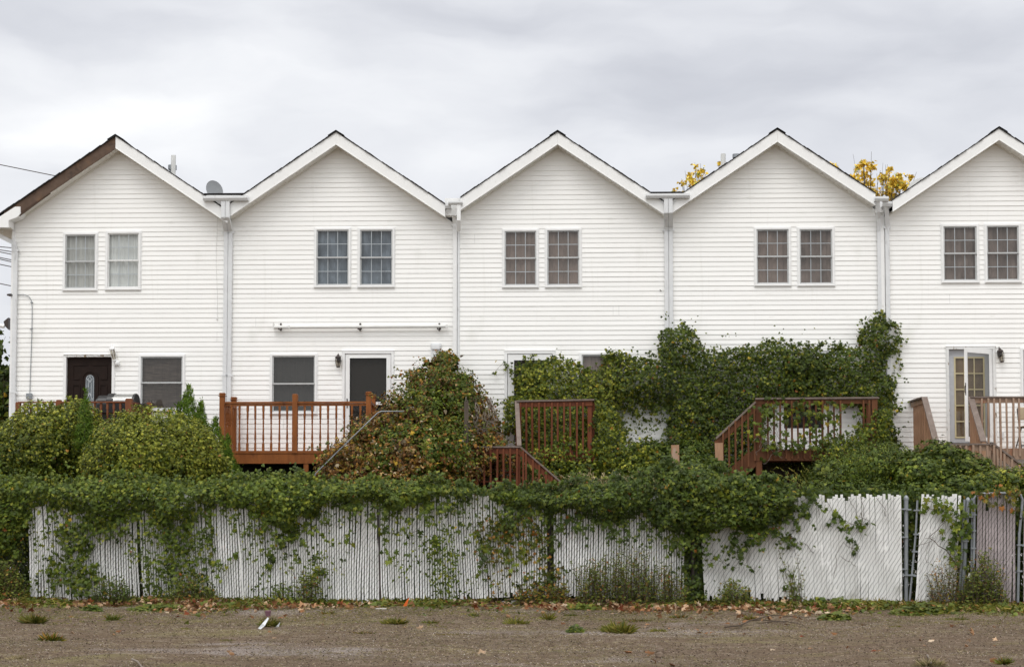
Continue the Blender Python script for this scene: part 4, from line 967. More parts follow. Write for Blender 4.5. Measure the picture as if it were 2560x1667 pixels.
def deck_second():
    V = 1.6; f = HF.z(1129, 740, V); m = 'wood2'; ul, ur = HF.u(556, V, 1005), HF.u(922, V, 1005)
    T = Thing('deck', 'orange-brown deck with turned balusters and capped corner posts in front of the storm door', 'deck', HF, ul, 0, 'wooden back decks')
    zr = HF.z(1006, 740, V)
    floor_boards(T, ul-.03, ur+.3, .05, V, f, m)
    bar(T, 'rim_board', (ul-.03, V+.022, f-.035-.10), (ur+.45, V+.022, f-.035-.10), .04, .20, m)
    b = MB(); b.box(ul-.04, ur+.46, V+.001, V+.055, f-.032, f+.022); T.part('bottom_rail', b, M[m])
    post(T, ul, V, f-.3, HF.z(986, 556, V), m, .102, True); post(T, HF.u(585.5, .12, 1000), .14, 0, HF.z(996, 585, .12), m, .102, True)
    post(T, HF.u(738.5, V, 1000), V+.02, f-.03, HF.z(986, 738, V), m, .105); post(T, ur, V, 0, HF.z(983, 922, V), m, .102, True); post(T, HF.u(934, .5, 1000), .55, 0, HF.z(989, 934, .55), m, .10, True)
    post(T, HF.u(766.5, V, 1000), V-.02, 0, f-.23, m, .10); post(T, ul+.06, V-.05, 0, f-.23, m, .10)
    for y0, z, hh in ((.0, zr, .035), (0, zr-.045, .045)):
        bar(T, 'top_rail', (ul, V, z), (ur, V, z), .09 if hh < .04 else .045, hh, m)
    bar(T, 'top_rail', (ul, V, zr-.01), (HF.u(585.5, .12, 1000), .14, zr-.01), .08, .045, m); bar(T, 'bottom_rail', (ul+.01, V, f+.07), (HF.u(585.5, .12, 1000), .14, f+.07), .05, .05, m)
    bar(T, 'top_rail', (ur, V, zr), (HF.u(934, .5, 1000), .55, zr), .08, .045, m)
    h = zr-.05-f-.02; xs = [579+19.9*i for i in range(8)]+[761+19.9*i for i in range(8)]
    src = turned(T, h, m, HF.u(xs[0], V, 1050), V, f+.02); row(T, src, [(HF.u(x, V, 1050), V, f+.02) for x in xs[1:]])
    u1 = HF.u(585.5, .12, 1000); row(T, src, [(ul+(u1-ul)*t, V+(.14-V)*t, f+.03) for t in [i/10 for i in range(1, 10)]])
    # joists seen end on in the dark under the floor
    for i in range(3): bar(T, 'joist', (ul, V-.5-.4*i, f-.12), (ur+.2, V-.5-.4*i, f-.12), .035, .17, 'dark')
    b = MB(); b.box(HF.u(668, 1.3, 1127), HF.u(676, 1.3, 1127), 1.3, 1.4, f, f+.045); b.lathe(HF.u(672,1.3,1127), 1.35, [(.0,f+.03),(.05,f+.04),(.045,f+.09),(0,f+.11)], 8); o = T.part('toe_cap', b, M['black'], smooth=False); bpy.data.objects.remove(o)
    # bent steel handrail leaning over the steps
    v = 3.1; H = Thing('handrail', 'thin bent grey steel handrail slanting up beside the brown vine mound', 'handrail', HF, HF.u(850, v, 1120), v)
    P = [(785,1240,v),(784,1196,v),(790,1182,v),(855,1118,v),(944,1032,v),(953,1028,v),(1010,1028,v-.1)]
    b = MB(); b.tube([(W(x,y,q)[0], q, W(x,y,q)[1]) for x, y, q in P], .012, 7); H.part('rail', b, M['galv'], smooth=True)
deck_second()

def deck_third():
    V, V2 = 1.5, 2.75; m = 'wood3'; f = 2.74; lz = 1.80
    u0, u1 = HF.u(1292, V, 1003), HF.u(1481, V, 1003); ua = HF.u(1168, V, 1003)
    T = Thing('deck', 'narrow red-brown deck with grey topped rails and stairs turning right, half buried in ivy', 'deck', HF, u0, 0, 'wooden back decks')
    z0, z1 = HF.z(1003, 1292, V), HF.z(999.5, 1481, V)
    floor_boards(T, ua, u1, .05, V, f, m); bar(T, 'rim_board', (ua, V+.02, f-.12), (u1+.04, V+.02, f-.12), .04, .22, m)
    bar(T, 'top_rail', (u0, V+.02, z0), (u1+.03, V+.02, z1), .14, .034, 'grey_wood'); bar(T, 'side_rail', (u0, V+.03, z0-.07), (u1, V+.03, z1-.07), .038, .10, m)
    post(T, HF.u(1474, V, 1100), V-.02, 0, z1-.03, m, .085); post(T, HF.u(1480.5, V, 1100), V-.1, f-.3, z1-.04, m, .04); post(T, u0+.02, V-.04, 0, z0-.03, m, .085)
    bar(T, 'top_rail', (u1-.02, V, z1), (u1-.02, .1, z1), .12, .034, 'grey_wood'); bar(T, 'side_rail', (u1-.02, V, z1-.07), (u1-.02, .1, z1-.07), .038, .1, m)
    xs = [1301.5,1316.5,1331.6,1348,1363,1379,1394.6,1410,1425.8,1441.6,1457.2]
    src = square(T, z0-f+.14, m, HF.u(xs[0], V, 1060), V+.065, f-.17); row(T, src, [(HF.u(x, V, 1060), V+.065, f-.17) for x in xs[1:]]); row(T, src, [(u1+.02, V-.13*i, f-.17) for i in range(1, 11)])
    # flight coming forward to the lower landing
    zl = HF.z(1117, 1250, V2); ub0, ub1 = HF.u(1168, V2, 1117), HF.u(1301.5, V2, 1117)
    for ut, ub, mm in ((u0, HF.u(1298, V2-.05, 1112), 'grey_wood'), (ua, ub0, 'grey_wood')):
        bar(T, 'top_rail', (ut, V, z0), (ub, V2-.05, zl+.02), .085, .034, mm); bar(T, 'side_rail', (ut, V, z0-.08), (ub, V2-.05, zl-.06), .035, .10, m)
        s2 = square(T, .98, m, ut, V+.05, z0-1.0) if ut == u0 else s2
        row(T, s2, [(ut+(ub-ut)*i/9, V+(V2-V)*i/9, z0-1.0+(zl-z0)*i/9) for i in range(1, 9)])
        bar(T, 'stringer', (ut, V, f-.1), (ub, V2, lz-.1), .04, .24, m)
    for i in range(5): b = MB(); t = (i+.5)/5; b.box(ua, u0, V+(V2-V)*t-.13, V+(V2-V)*t+.13, f+(lz-f)*t-.0, f+(lz-f)*t+.035); T.part('step', b, M[m])
    post(T, HF.u(1168.5, V, 1003), V, 0, HF.z(1015, 1168, V), m, .065)
    floor_boards(T, ub0, ub1, V2-1.0, V2, lz, m); bar(T, 'rim_board', (ub0, V2-.02, lz-.12), (ub1, V2-.02, lz-.12), .04, .2, m)
    bar(T, 'top_rail', (ub0-.02, V2, zl), (ub1, V2, zl), .12, .03, 'grey_wood'); bar(T, 'side_rail', (ub0, V2+.0, zl-.075), (ub1, V2, zl-.075), .038, .115, m)
    post(T, ub0+.02, V2-.05, 0, zl-.02, m, .085); post(T, ub1-.05, V2-.05, 0, zl-.02, m, .085)
    s3 = square(T, zl-lz+.12, m, ub0+.08, V2+.037, lz-.15); row(T, s3, [(ub0+.08+.125*i, V2+.037, lz-.15) for i in range(1, 9)])
    # lower flight down to the right
    xe, ze = W(1411, 1212, V2); dz = (ze-zl)/(xe-ub1); xg = ub1+(.5-zl)/dz; zg = .5
    bar(T, 'top_rail', (ub1, V2, zl), (xe+.35, V2, ze+.35*dz), .12, .03, 'grey_wood'); bar(T, 'side_rail', (ub1, V2, zl-.09), (xe+.35, V2, ze+.35*dz-.09), .038, .12, m)
    bar(T, 'stringer', (ub1, V2-.02, lz-.1), (xe+.2, V2-.02, lz-.1+(xe+.2-ub1)*dz), .04, .24, m)
    for i in range(1, 9): u = ub1-.02+.125*i; row(T, s3, [(u, V2+.037, lz-.15+(u-ub1)*dz)])
    for i in range(5): b = MB(); x = ub1+.1+i*.2; b.box(x-.05, x+.2, V2-1, V2-.05, lz-.15+i*.2*dz, lz-.11+i*.2*dz); T.part('step', b, M[m])
deck_third()

def deck_fourth():
    V = 1.5; m = 'wood4'; f = HF.z(1126, 1980, V); u0, u1 = HF.u(1888, V, 996), HF.u(2193, V, 994)
    T = Thing('deck', 'red-brown deck with a stair rail sloping down to the left, hung with ivy', 'deck', HF, u0, 0, 'wooden back decks')
    z0, z1 = HF.z(997, 1888, V), HF.z(994.5, 2193, V)
    floor_boards(T, u0, u1, .05, V, f, m); bar(T, 'rim_board', (u0, V+.02, f-.10), (u1, V+.02, f-.10), .04, .20, m)
    bar(T, 'top_rail', (u0, V+.02, z0), (u1, V+.02, z1), .14, .036, 'grey_wood'); bar(T, 'side_rail', (u0, V+.02, z0-.06), (u1, V+.02, z1-.07), .038, .085, m)
    post(T, HF.u(1897, V, 1100), V-.03, 0, z0-.02, m, .12); post(T, HF.u(2186, V, 1100), V-.03, 0, z1-.02, m, .10); post(T, HF.u(2060, V, 1150), V-.06, 0, f-.1, m, .10)
    b = MB(); b.box(HF.u(2178, V, 1000), HF.u(2192, V, 1000), V+.04, V+.07, z1-.35, z1-.02); T.part('post', b, M[m])
    xs = [1918.6+15.07*i for i in range(13)]+[2158.5,2172]
    src = square(T, z0-f+.13, m, HF.u(xs[0], V, 1060), V+.062, f-.16); row(T, src, [(HF.u(x, V, 1060), V+.062, f-.16) for x in xs[1:]])
    row(T, src, [(u1-.02, V-.13*i, f-.16) for i in range(1, 11)]); bar(T, 'top_rail', (u1-.02, V, z1), (u1-.02, .1, z1), .12, .034, 'grey_wood')
    # stair flight down to the left
    xe, ze = W(1789, 1096, V); zs = HF.z(1005, 1886, V); ua = u0+.0; dz = (ze-zs)/(xe-ua)
    bar(T, 'top_rail', (ua, V+.02, zs), (xe, V+.02, ze), .13, .034, 'grey_wood'); bar(T, 'side_rail', (ua, V+.02, zs-.11), (xe, V+.02, ze-.11), .038, .11, m)
    row(T, src, [(ua-.02-.127*i, V+.062, f-.12+(zs-z0)-dz*(.02+.127*i)) for i in range(0, 6)])
    for q in (V+.0, V-.95): bar(T, 'stringer', (ua+.05, q, f-.08), (ua-2.2, q, f-.08-2.25*dz), .04, .27, m)
    for i in range(9): b = MB(); x = ua-.2-i*.24; b.box(x-.02, x+.24, V-.93, V-.03, f-.2-(i+.6)*.24*dz, f-.16-(i+.6)*.24*dz); T.part('step', b, M[m])
    b = MB(); x0, zz = W(1799, 1172, V+.05); x1_, zt = W(1799, 1107, V+.05); b.beam((x0+.06, V+.06, 0), (x1_-.02, V+.06, zt), .155, .09, (0,1,0)); T.part('newel_post', b, M['wood5d'])
    b = MB(); x1_, zt = W(1687.5, 1112, V+.9); b.beam((x1_+.05, V+.9, 0), (x1_, V+.9, zt), .15, .09, (0,1,0)); T.part('newel_post', b, M['wood5d'])
    for i in range(3): bar(T, 'joist', (u0, V-.4-.4*i, f-.12), (u1, V-.4-.4*i, f-.12), .035, .17, m)
deck_fourth()

def deck_fifth():
    V, V2 = 1.4, 2.6; m = 'wood5'; f = HF.z(1120, 2500, V); lz = 1.85
    uL, uR, uE = HF.u(2311, V, 992), HF.u(2427, V, 992), HF.u(2640, V, 992)
    T = Thing('deck', 'faded grey-brown deck with two rough stair rails coming forward at the right edge', 'deck', HF, uR, 0, 'wooden back decks')
    zt = HF.z(993, 2430, V)
    floor_boards(T, uL, uE, .1, V, f, m); bar(T, 'rim_board', (uR-.05, V+.02, f-.11), (uE, V+.02, f-.11), .04, .22, m)
    bar(T, 'top_rail', (uR-.02, V+.01, zt), (uE, V+.01, zt), .13, .03, 'grey_wood'); bar(T, 'side_rail', (uR, V+.02, zt-.065), (uE, V+.02, zt-.065), .038, .10, m)
    post(T, uR+.03, V-.04, 0, zt, m, .085); post(T, uE, V-.04, 0, zt, m, .085)
    xs = [2453+15.6*i for i in range(12)]; src = square(T, zt-f+.14, m, HF.u(xs[0], V, 1050), V+.06, f-.16, .038); row(T, src, [(HF.u(x, V, 1050), V+.06, f-.16) for x in xs[1:]])
    # rails beside the flight that comes towards the camera
    zb = HF.z(1104, 2460, V2); md = 'wood5d'
    for ut, xf in ((uL, 2340), (uR, 2459)):
        ub = HF.u(xf, V2, 1105)
        s2 = square(T, 1.06, md, ut, V, zt-1.09, .04)
        if ut == uL:
            bar(T, 'top_rail', (ut, .1, zt), (ut, V, zt), .13, .03, 'grey_wood'); bar(T, 'side_rail', (ut, .1, zt-.07), (ut, V, zt-.07), .038, .1, md)
            row(T, s2, [(ut+.03, .2+.12*i, zt-1.09) for i in range(10)])
        bar(T, 'top_rail', (ut, V, zt), (ub, V2, zb), .115, .032, 'grey_wood'); bar(T, 'side_rail', (ut, V, zt-.08), (ub, V2, zb-.08), .038, .11, md)
        row(T, s2, [(ut+(ub-ut)*i/10+.01, V+(V2-V)*i/10, zt-1.09+(zb-zt)*i/10) for i in range(1, 11)])
        bar(T, 'stringer', (ut, V, f-.1), (ub, V2, lz-.1), .04, .26, m); post(T, ub, V2, 0, zb-.02, md, .085)
    ub0, ub1 = HF.u(2346, V2+.0, 1109), HF.u(2482, V2, 1109); zl = HF.z(1110, 2400, V2+.1)
    for i in range(5): b = MB(); t = (i+.5)/5; b.box(uL, uR, V+(V2-V)*t-.13, V+(V2-V)*t+.13, f+(lz-f)*t, f+(lz-f)*t+.035); T.part('step', b, M[m])
    v3 = V2+1.0; ub0, ub1 = HF.u(2350, v3, 1109), HF.u(2483, v3, 1109); zl = HF.z(1110, 2400, v3)
    floor_boards(T, ub0, ub1+.2, V2-.05, v3, lz, m)
    bar(T, 'top_rail', (ub0, v3, zl), (ub1, v3, zl), .12, .03, 'grey_wood'); bar(T, 'side_rail', (ub0, v3, zl-.07), (ub1, v3, zl-.07), .038, .10, m)
    s3 = square(T, zl-lz+.13, m, ub0+.1, v3+.04, lz-.14, .04); row(T, s3, [(ub0+.1+.125*i, v3+.04, lz-.14) for i in range(1, 9)])
    xe, ze = W(2600, 1196, v3); dz = (ze-zl)/(xe-ub1)
    bar(T, 'top_rail', (ub1, v3, zl), (xe, v3, ze), .12, .032, 'grey_wood'); bar(T, 'side_rail', (ub1, v3, zl-.10), (xe, v3, ze-.10), .038, .12, m); bar(T, 'stringer', (ub1, v3-.03, lz-.05), (xe, v3-.03, lz-.05+(xe-ub1)*dz), .04, .27, m); bar(T, 'stringer', (ub1-.3, v3-.95, lz+.02), (xe, v3-.95, lz-.25+(xe-ub1)*dz), .04, .27, m)
    for i in range(0, 8): u = ub1+.13*(i+.5); row(T, s3, [(u, v3+.04, lz-.14+(u-ub1)*dz)])
    post(T, ub1+.02, v3-.05, 0, zl-.02, m, .085)
    # folding chair at the right edge
    u, z = W(2562, 1112, .75); Cc = Thing('folding_chair', 'tan folding chair on the faded deck at the right edge', 'chair', HF, u, .75)
    zf = f; k = MB()
    for s in (0, .42):
        k.tube([(u-.13+s, 1.0, zf), (u-.1+s, .72, zf+.45), (u-.09+s, .55, zf+.82), (u-.05+s if s == 0 else u-.13+s, .53, zf+.86)], .012, 6); k.tube([(u-.11+s, .45, zf), (u-.1+s, .92, zf+.44)], .012, 6)
    k.tube([(u-.13, .98, zf+.06), (u+.29, .98, zf+.06)], .009, 5); k.tube([(u-.11, .48, zf+.1), (u+.31, .48, zf+.1)], .009, 5); Cc.part('frame', k, M['bronze'])
    k = MB(); k.box(u-.10, u+.32, .55, .95, zf+.43, zf+.46); Cc.part('seat', k, M['tanblind'], bevel=.01)
    k = MB(); k.box(u-.085, u+.31, .53, .56, zf+.60, zf+.86); Cc.part('backrest', k, mat('tan_chair_back', (.50,.41,.28), (.42,.34,.23), 10, .5), bevel=.02)
deck_fifth()

# ------------------------------------------------------------------ slatted chain-link fence
def fz(u, z): return .05*math.sin(u*1.3+.6)+.03*math.sin(u*3.1)
def fence(label, corners, pitch, width, m, seed, tops=(0,0), bots=(0,0), wave=.02, group='slatted fence panels', posts=(), wires=True, both=False, slats=True, thing='chain_link_fence', cat='fence', closed=False, frame=None):
    """corners: px of top-left, top-right, bottom-right, bottom-left"""
    fr = FF; tl, tr, br, bl = [fr.px(x, y, 0) for x, y in corners]; rs = random.Random(seed)
    T = Thing(thing, label, cat, fr, (bl[0]+br[0])/2, 0, group); ph = rs.uniform(0, 6)
    if slats:
        b = MB(); n = int((tr[0]-tl[0])/pitch); wd = width/pitch
        drift = 0
        for i in range(n):
            t0, t1 = (i+.5-wd/2)/n, (i+.5+wd/2)/n; jj = rs.uniform(-.05, .05)/n
            ztop = tl[1]+(tr[1]-tl[1])*t0+rs.uniform(*tops)-(rs.uniform(0,.12) if rs.random() < .12 and tops != (0,0) else 0); zbot = bl[1]+(br[1]-bl[1])*t0+rs.uniform(*bots)+(rs.uniform(.0,.10) if rs.random() < .12 and bots != (0,0) else 0)
            drift += rs.gauss(0, .0012); drift *= .96; lean = rs.gauss(0, .004 if closed else .007)+drift; va = rs.uniform(-.006, .006); tw = rs.uniform(-.003, .003)
            if not closed and rs.random() < .010: continue
            if not closed and rs.random() < .03: ztop -= rs.uniform(.1, .6)
            base = len(b.v); K = 7
            for k in range(K):
                s = k/(K-1); z = zbot+(ztop-zbot)*s
                ua = (bl[0]+(br[0]-bl[0])*t0)*(1-s)+(tl[0]+(tr[0]-tl[0])*t0)*s; ub = (bl[0]+(br[0]-bl[0])*t1)*(1-s)+(tl[0]+(tr[0]-tl[0])*t1)*s
                dx = wave*math.sin(s*3.0+ph+ua*.9)*math.sin(ua*2.1+ph)+lean*(s-.4)*2+jj
                dv = fz(ua, z)+.012*math.sin(s*9+i*.5)+va
                b.v += [(ua+dx, dv-tw, z), ((ua+ub)/2+dx, dv+(.004 if closed else .003), z), (ub+dx, dv+tw, z), (ub+dx, dv-.009, z), (ua+dx, dv-.009, z)]
            for k in range(K-1):
                o = base+5*k
                for q in range(5): b.f.append((o+q, o+(q+1)%5, o+5+(q+1)%5, o+5+q))
            b.f.append(tuple(base+q for q in range(5))[::-1]); b.f.append(tuple(base+5*(K-1)+q for q in range(5)))
        T.part('slat_panel', b, M[m])
    if wires:
        b = MB(); z0, z1 = min(bl[1], br[1])+.03, max(tl[1], tr[1])-.04; H = z1-z0
        for dirn in ((1, -1) if both else (1,)):
            u = min(bl[0], tl[0])-H*.62
            while u < max(br[0], tr[0])+H*.62:
                pts = []
                for k in range(29):
                    s = k/28; x = u+dirn*s*H*.60; z = z0+H*s
                    tt = (z-z0)/H; xl = bl[0]+(tl[0]-bl[0])*tt; xr = br[0]+(tr[0]-br[0])*tt
                    if xl-.01 < x < xr+.01: pts.append((x+.008*math.sin(k*2.3), fz(x, z)+.016+.006*math.sin(k*1.57)*dirn, z))
                    else:
                        if len(pts) > 1: break
                        pts = []
                if len(pts) > 1: b.tube(pts, .0030 if closed else .0027, 3, False)
                u += .066
        T.part('wire_mesh', b, M['wire'])
    pm = M['galv'] if closed or thing == 'gate' else M['bronze']
    for (p, q, r, cap) in posts:
        a = fr.px(*p, -.05); c = fr.px(*q, -.05); b = MB(); b.tube([(a[0], -.05, max(a[1], -.1)), (c[0], -.05, c[1])], r, 10)
        if cap: b.lathe(c[0], -.05, [(r*1.15, c[1]-.03), (r*1.15, c[1]+.005), (r*.8, c[1]+.03), (r*.3, c[1]+.05)], 10)
        T.part('post', b, pm, smooth=False)
    if frame:
        for pl, r in frame:
            pts = [(fr.px(x, y, .0)[0], -.02, fr.px(x, y, 0)[1]) for x, y in pl]; b = MB(); b.tube(pts, r, 8); T.part('frame', b, M['galv'], smooth=False)
    return T
def bands(T, lst):
    for (x0, x1, y, hh) in lst:
        a, z = FF.px(x0, y, 0); c, _ = FF.px(x1, y, 0); b = MB(); b.box(a, c, -.10, .012, z-.012, z+.012)
        if hh: b.box(c-.03, c+.05, -.03, .03, z-.02, z+.006)
        T.part('clamp', b, M['galv'])
S1 = fence('long white slat fence section at the left, most overgrown, with a pole leaning on it', ((63,1235),(944,1240),(950,1508),(76,1503)), .0425, .0290, 'slat', 1, (-.03,.02), (0,.03), .03, posts=[((952,1508),(943,1236),.016,0)])
S2 = fence('white slat fence section between the thin dark post and the first dark gap', ((947,1236),(1366,1238),(1368,1490),(954,1508)), .0425, .0290, 'slat', 2, (-.03,.02), (0,.03), .03, posts=[((1374,1500),(1374,1238),.03,1)])
S3 = fence('white slat fence section with tall weeds, between the two dark gaps', ((1385,1238),(1714,1240),(1713,1502),(1384,1490)), .0425, .0290, 'slat', 3, (-.03,.02), (0,.03), .02, posts=[((1732,1505),(1732,1240),.03,1)])
S4 = fence('wide closed white slat panel with ragged bottom and hanging vine sprigs', ((1748,1240),(2252,1238),(2254,1514),(1763,1498)), .0425, .0418, 'slat_flat', 4, (-.045,.03), (-.03,.10), .008, closed=True, posts=[((2265,1520),(2265.5,1245),.036,1)])
bands(S4, [(2252,2270,1272,1),(2252,2270,1342,0),(2252,2270,1422,0),(2256,2288,1437,1),(2252,2270,1503,0)])
S5 = fence('narrow tilted white slat gate with a bare twig hooked on it', ((2303,1238),(2402,1238),(2389,1514),(2286,1514)), .0425, .0418, 'slat_flat', 5, (-.03,.035), (-.02,.02), .006, closed=True, thing='gate', cat='gate', group=None,
     frame=[([(2294,1250),(2290,1330),(2274,1508),(2283,1515),(2386,1515)], .018), ([(2412,1248),(2398,1500)], .018)], posts=[((2404,1512),(2420,1250),.036,1)])
bands(S5, [(2284,2300,1275,0),(2284,2298,1335,0),(2280,2296,1378,0),(2410,2424,1290,1),(2408,2422,1352,0)])
S6 = fence('pinkish grey slat gate leaf at the right end of the fence', ((2444,1234),(2541,1234),(2539,1516),(2440,1516)), .046, .038, 'slat_pink', 6, (-.01,.01), (-.01,.01), .006, thing='gate', cat='gate', group=None,
     frame=[([(2434,1500),(2436,1300),(2436,1246),(2444,1234),(2541,1232),(2552,1237),(2557,1250),(2549,1335),(2545,1518)], .022)], posts=[((2428,1516),(2431,1245),.022,0),((2572,1520),(2572,1232),.03,1)])
bands(S6, [(2427,2441,1286,0),(2427,2440,1326,0),(2427,2440,1370,0),(2543,2560,1362,1),(2543,2556,1427,0)])
S7 = fence('bare rusty chain-link fence at the far left edge, choked with greenery', ((-260,1238),(62,1238),(66,1500),(-260,1496)), .05, .04, 'slat', 7, slats=False, both=True, group=None)
S8 = fence('sliver of pale slat fence beyond the pinkish gate at the right edge', ((2560,1240),(2800,1240),(2800,1525),(2558,1520)), .0425, .036, 'slat_pink', 8, (-.03,.02), (0,.03), .01, group=None)
def gapmesh(x0, x1, lab):
    fence(lab, ((x0,1245),(x1,1245),(x1,1500),(x0,1500)), .05, .04, 'slat', 7, slats=False, both=True, group=None)
gapmesh(1714, 1751, 'wide dark fence gap of bare wire mesh left of the closed white panel')
gapmesh(1367, 1385, 'narrow dark fence gap of bare wire mesh near the fence middle')
# white pole leaning on the fence
T = Thing('pole', 'thin grey-white pole leaning on the left fence section', 'pole', FF, FF.u(606, .1, 1500), .1)
b = MB(); p0 = FF.px(609, 1500, .16); p1 = FF.px(592, 1290, .10); b.tube([(p0[0], .16, max(.0, p0[1])), ((p0[0]+p1[0])/2+.01, .14, (p0[1]+p1[1])/2), (p1[0], .10, p1[1])], .016, 7); T.part('shaft', b, M['pvc'])

# ------------------------------------------------------------------ bushes, vines and weeds
def E(px, py, Y, rx, ry, rv):
    """ellipsoid in world frame seen centred at (px,py) at distance Y, half size rx,ry px, depth rv m"""
    u, z = WF.px(px, py, -Y); k = FPX/Y
    return (u, -Y, z, rx/k, rv, ry/k)
def veg(name, label, cat, fr, u, v, group=None): return Thing(name, label, cat, fr, u, v, group)
def mixcol(pal_a, pal_b, test, seed=9):
    def f(P, n):
        a = colours(pal_a, n, P, seed); b = colours(pal_b, n, P, seed); k = (RNG.random(n) < np.clip(test(P), 0, 1))[:,None]
        return np.where(k, b, a)
    return f
def bush_stems(t, cu, cv, n, h, spread, r=.02):
    b = MB()
    for i in range(n):
        a = random.uniform(0, 6.28); q = random.uniform(.3, 1)*spread
        b.tube([(cu+random.uniform(-.1,.1), cv+random.uniform(-.1,.1), 0), (cu+q*.4*math.cos(a), cv+q*.4*math.sin(a), h*.5), (cu+q*math.cos(a), cv+q*math.sin(a), h*random.uniform(.75,.95))], [r, r*.7, r*.3], 5)
    t.part('stem', b, M['stem'])

def shoots(t, ell, n, L, pal, size=(.035,.065), shape=HEART, zmin=1.6, per=34, name='shoot'):
    """stray shoots standing out of a shrub"""
    paths = []
    while len(paths) < n:
        a, b, c, ru, rv, rz = random.choice(ell); d = Vector((random.gauss(0,1), abs(random.gauss(0,.7)), abs(random.gauss(.4,.8)))).normalized()
        p = Vector((a+d.x*ru, b+d.y*rv, c+d.z*rz))
        if p.z < zmin or any(((p.x-q[0])/q[3])**2+((p.y-q[1])/q[4])**2+((p.z-q[2])/q[5])**2 < .95 for q in ell if q[:3] != (a, b, c)): 
            if random.random() < .9: continue
        l = random.uniform(.35, 1)*L; dr = (d+Vector((random.gauss(0,.35), random.gauss(0,.2), random.uniform(.1,.7)))).normalized(); path = [p-dr*.12]
        for k in range(5): dr = (dr+Vector((random.gauss(0,.15), random.gauss(0,.1), -.12))).normalized(); path.append(path[-1]+dr*l/4)
        paths.append([tuple(q) for q in path])
    strands(t, paths, per, size, pal, .003, .02, shape, name='shoot_leaves', stem_name=None)
def top_shoots(t, fr, line, n, L, v, pal, size=(.035,.07), shape=HEART, dirn=1):
    paths = []
    for i in range(n):
        k = random.randrange(len(line)-1); f = random.random(); x = line[k][0]*(1-f)+line[k+1][0]*f; y = line[k][1]*(1-f)+line[k+1][1]*f
        u, z = fr.px(x, y+4, v); l = random.uniform(.3,1)*L; dx = random.gauss(0,.5); dz = random.uniform(.3,1)*dirn; path = []
        for j in range(5): path.append((u, v+random.uniform(-.08,.08)*0+.02*j, z)); u += dx*l/4; z += dz*l/4; dz -= .12; dx += random.gauss(0,.12)
        paths.append(path)
    strands(t, paths, 34, size, pal, .003, .02, shape, name='shoot_leaves', stem_name=None)
# two mounds of shrubs smothered in vine
t = veg('shrub', 'vine covered round shrub at the left edge, in front of the brown deck', 'shrub', WF, WF.u(140, -31.8), -31.8, 'vine smothered shrubs')
blobs(t, 'foliage', [E(110,1140,31.8,125,118,1.1), E(105,1085,31.8,78,82,.7), E(40,1120,31.8,70,75,.7), E(0,1185,31.6,110,105,1.0), E(190,1068,31.9,62,74,.6), E(215,1130,31.9,60,90,.6), E(-120,1205,31.4,110,90,.9), E(70,1300,31.2,230,120,1.0)], 380, (.06,.11), 'ivy', 5, .10, 2.4, LOBED, .45,
      colfn=mixcol('ivy', 'olive', lambda P: np.clip((P[:,2]-2.3)*.7, 0, .8)+.5*(vnoise(P[:,0]*1.6, P[:,1], P[:,2]*1.6, 3)-.5)))
shoots(t, [E(110,1140,31.8,125,118,1.1), E(105,1085,31.8,78,82,.7), E(190,1068,31.9,62,74,.6), E(0,1185,31.6,110,105,1.0)], 60, .20, 'olive')
bush_stems(t, WF.u(110, -31.8), -32.0, 8, 2.6, .9)
t = veg('shrub', 'large olive green rounded shrub covered in vine, between the two left decks', 'shrub', WF, WF.u(385, -30.7), -30.7, 'vine smothered shrubs')
blobs(t, 'foliage', [E(380,1160,30.7,180,142,1.2), E(460,1180,30.7,112,120,1.0), E(275,1200,30.7,85,105,.9), E(410,1280,30.6,175,110,1.0), E(520,1240,30.7,48,74,.6), E(345,1078,30.8,60,48,.5)], 400, (.06,.105), 'olive', 6, .08, 2.8, LOBED, .45,
      colfn=mixcol('ivy', 'olive', lambda P: .55+(P[:,2]-2.0)*.25+.5*(vnoise(P[:,0]*1.8, P[:,1], P[:,2]*1.8, 8)-.4)+.1*(P[:,0]+7)))
shoots(t, [E(385,1165,30.7,172,140,1.2), E(470,1185,30.7,112,118,1.0), E(345,1078,30.8,60,48,.5)], 60, .18, 'olive')
bush_stems(t, WF.u(385, -30.7), -30.9, 9, 2.6, 1.0)
# clipped evergreens showing between them
def evergreen(label, parts, seed, n_d=1500):
    u = WF.u(parts[0][0], -parts[0][2]); t = veg('evergreen', label, 'evergreen shrub', WF, u, -parts[0][2], 'bright evergreens')
    ells = []
    for (x, ytop, Y, half, ybot) in parts:      # cones made of shrinking tiers
        for i in range(7):
            s = i/6; y = ytop+(ybot-ytop)*(s**1.05)*.92+6; ells.append(E(x+random.uniform(-3,3), y, Y, half*(.14+.86*s), (ybot-ytop)*.13+6, half*(.14+.86*s)/FPX*Y))
    blobs(t, 'foliage', ells, n_d, (.05,.10), 'cypress', seed, .25, 4, SPRAY, .5, 'needle', up=.2, rand=.5, droop=-.9)
    b = MB(); b.tube([(u, -parts[0][2], 0), (u, -parts[0][2], WF.z(parts[0][1]+20, parts[0][0], -parts[0][2]))], [.05, .01], 6); t.part('trunk', b, M['bark'])
evergreen('bright green conical evergreen beside the orange-brown deck', [(472,984,32.3,74,1185), (460,1000,32.3,50,1185), (503,1022,32.0,66,1195), (540,1058,31.8,60,1205), (568,1098,31.6,42,1215), (445,1020,32.2,40,1150)], 3)
evergreen('small bright evergreen tip poking out of the leftmost shrub', [(214,986,31.0,32,1110)], 4, 800)
evergreen('small bright evergreen tip beside the low window of the first house', [(427,1020,31.5,18,1060)], 5, 800)

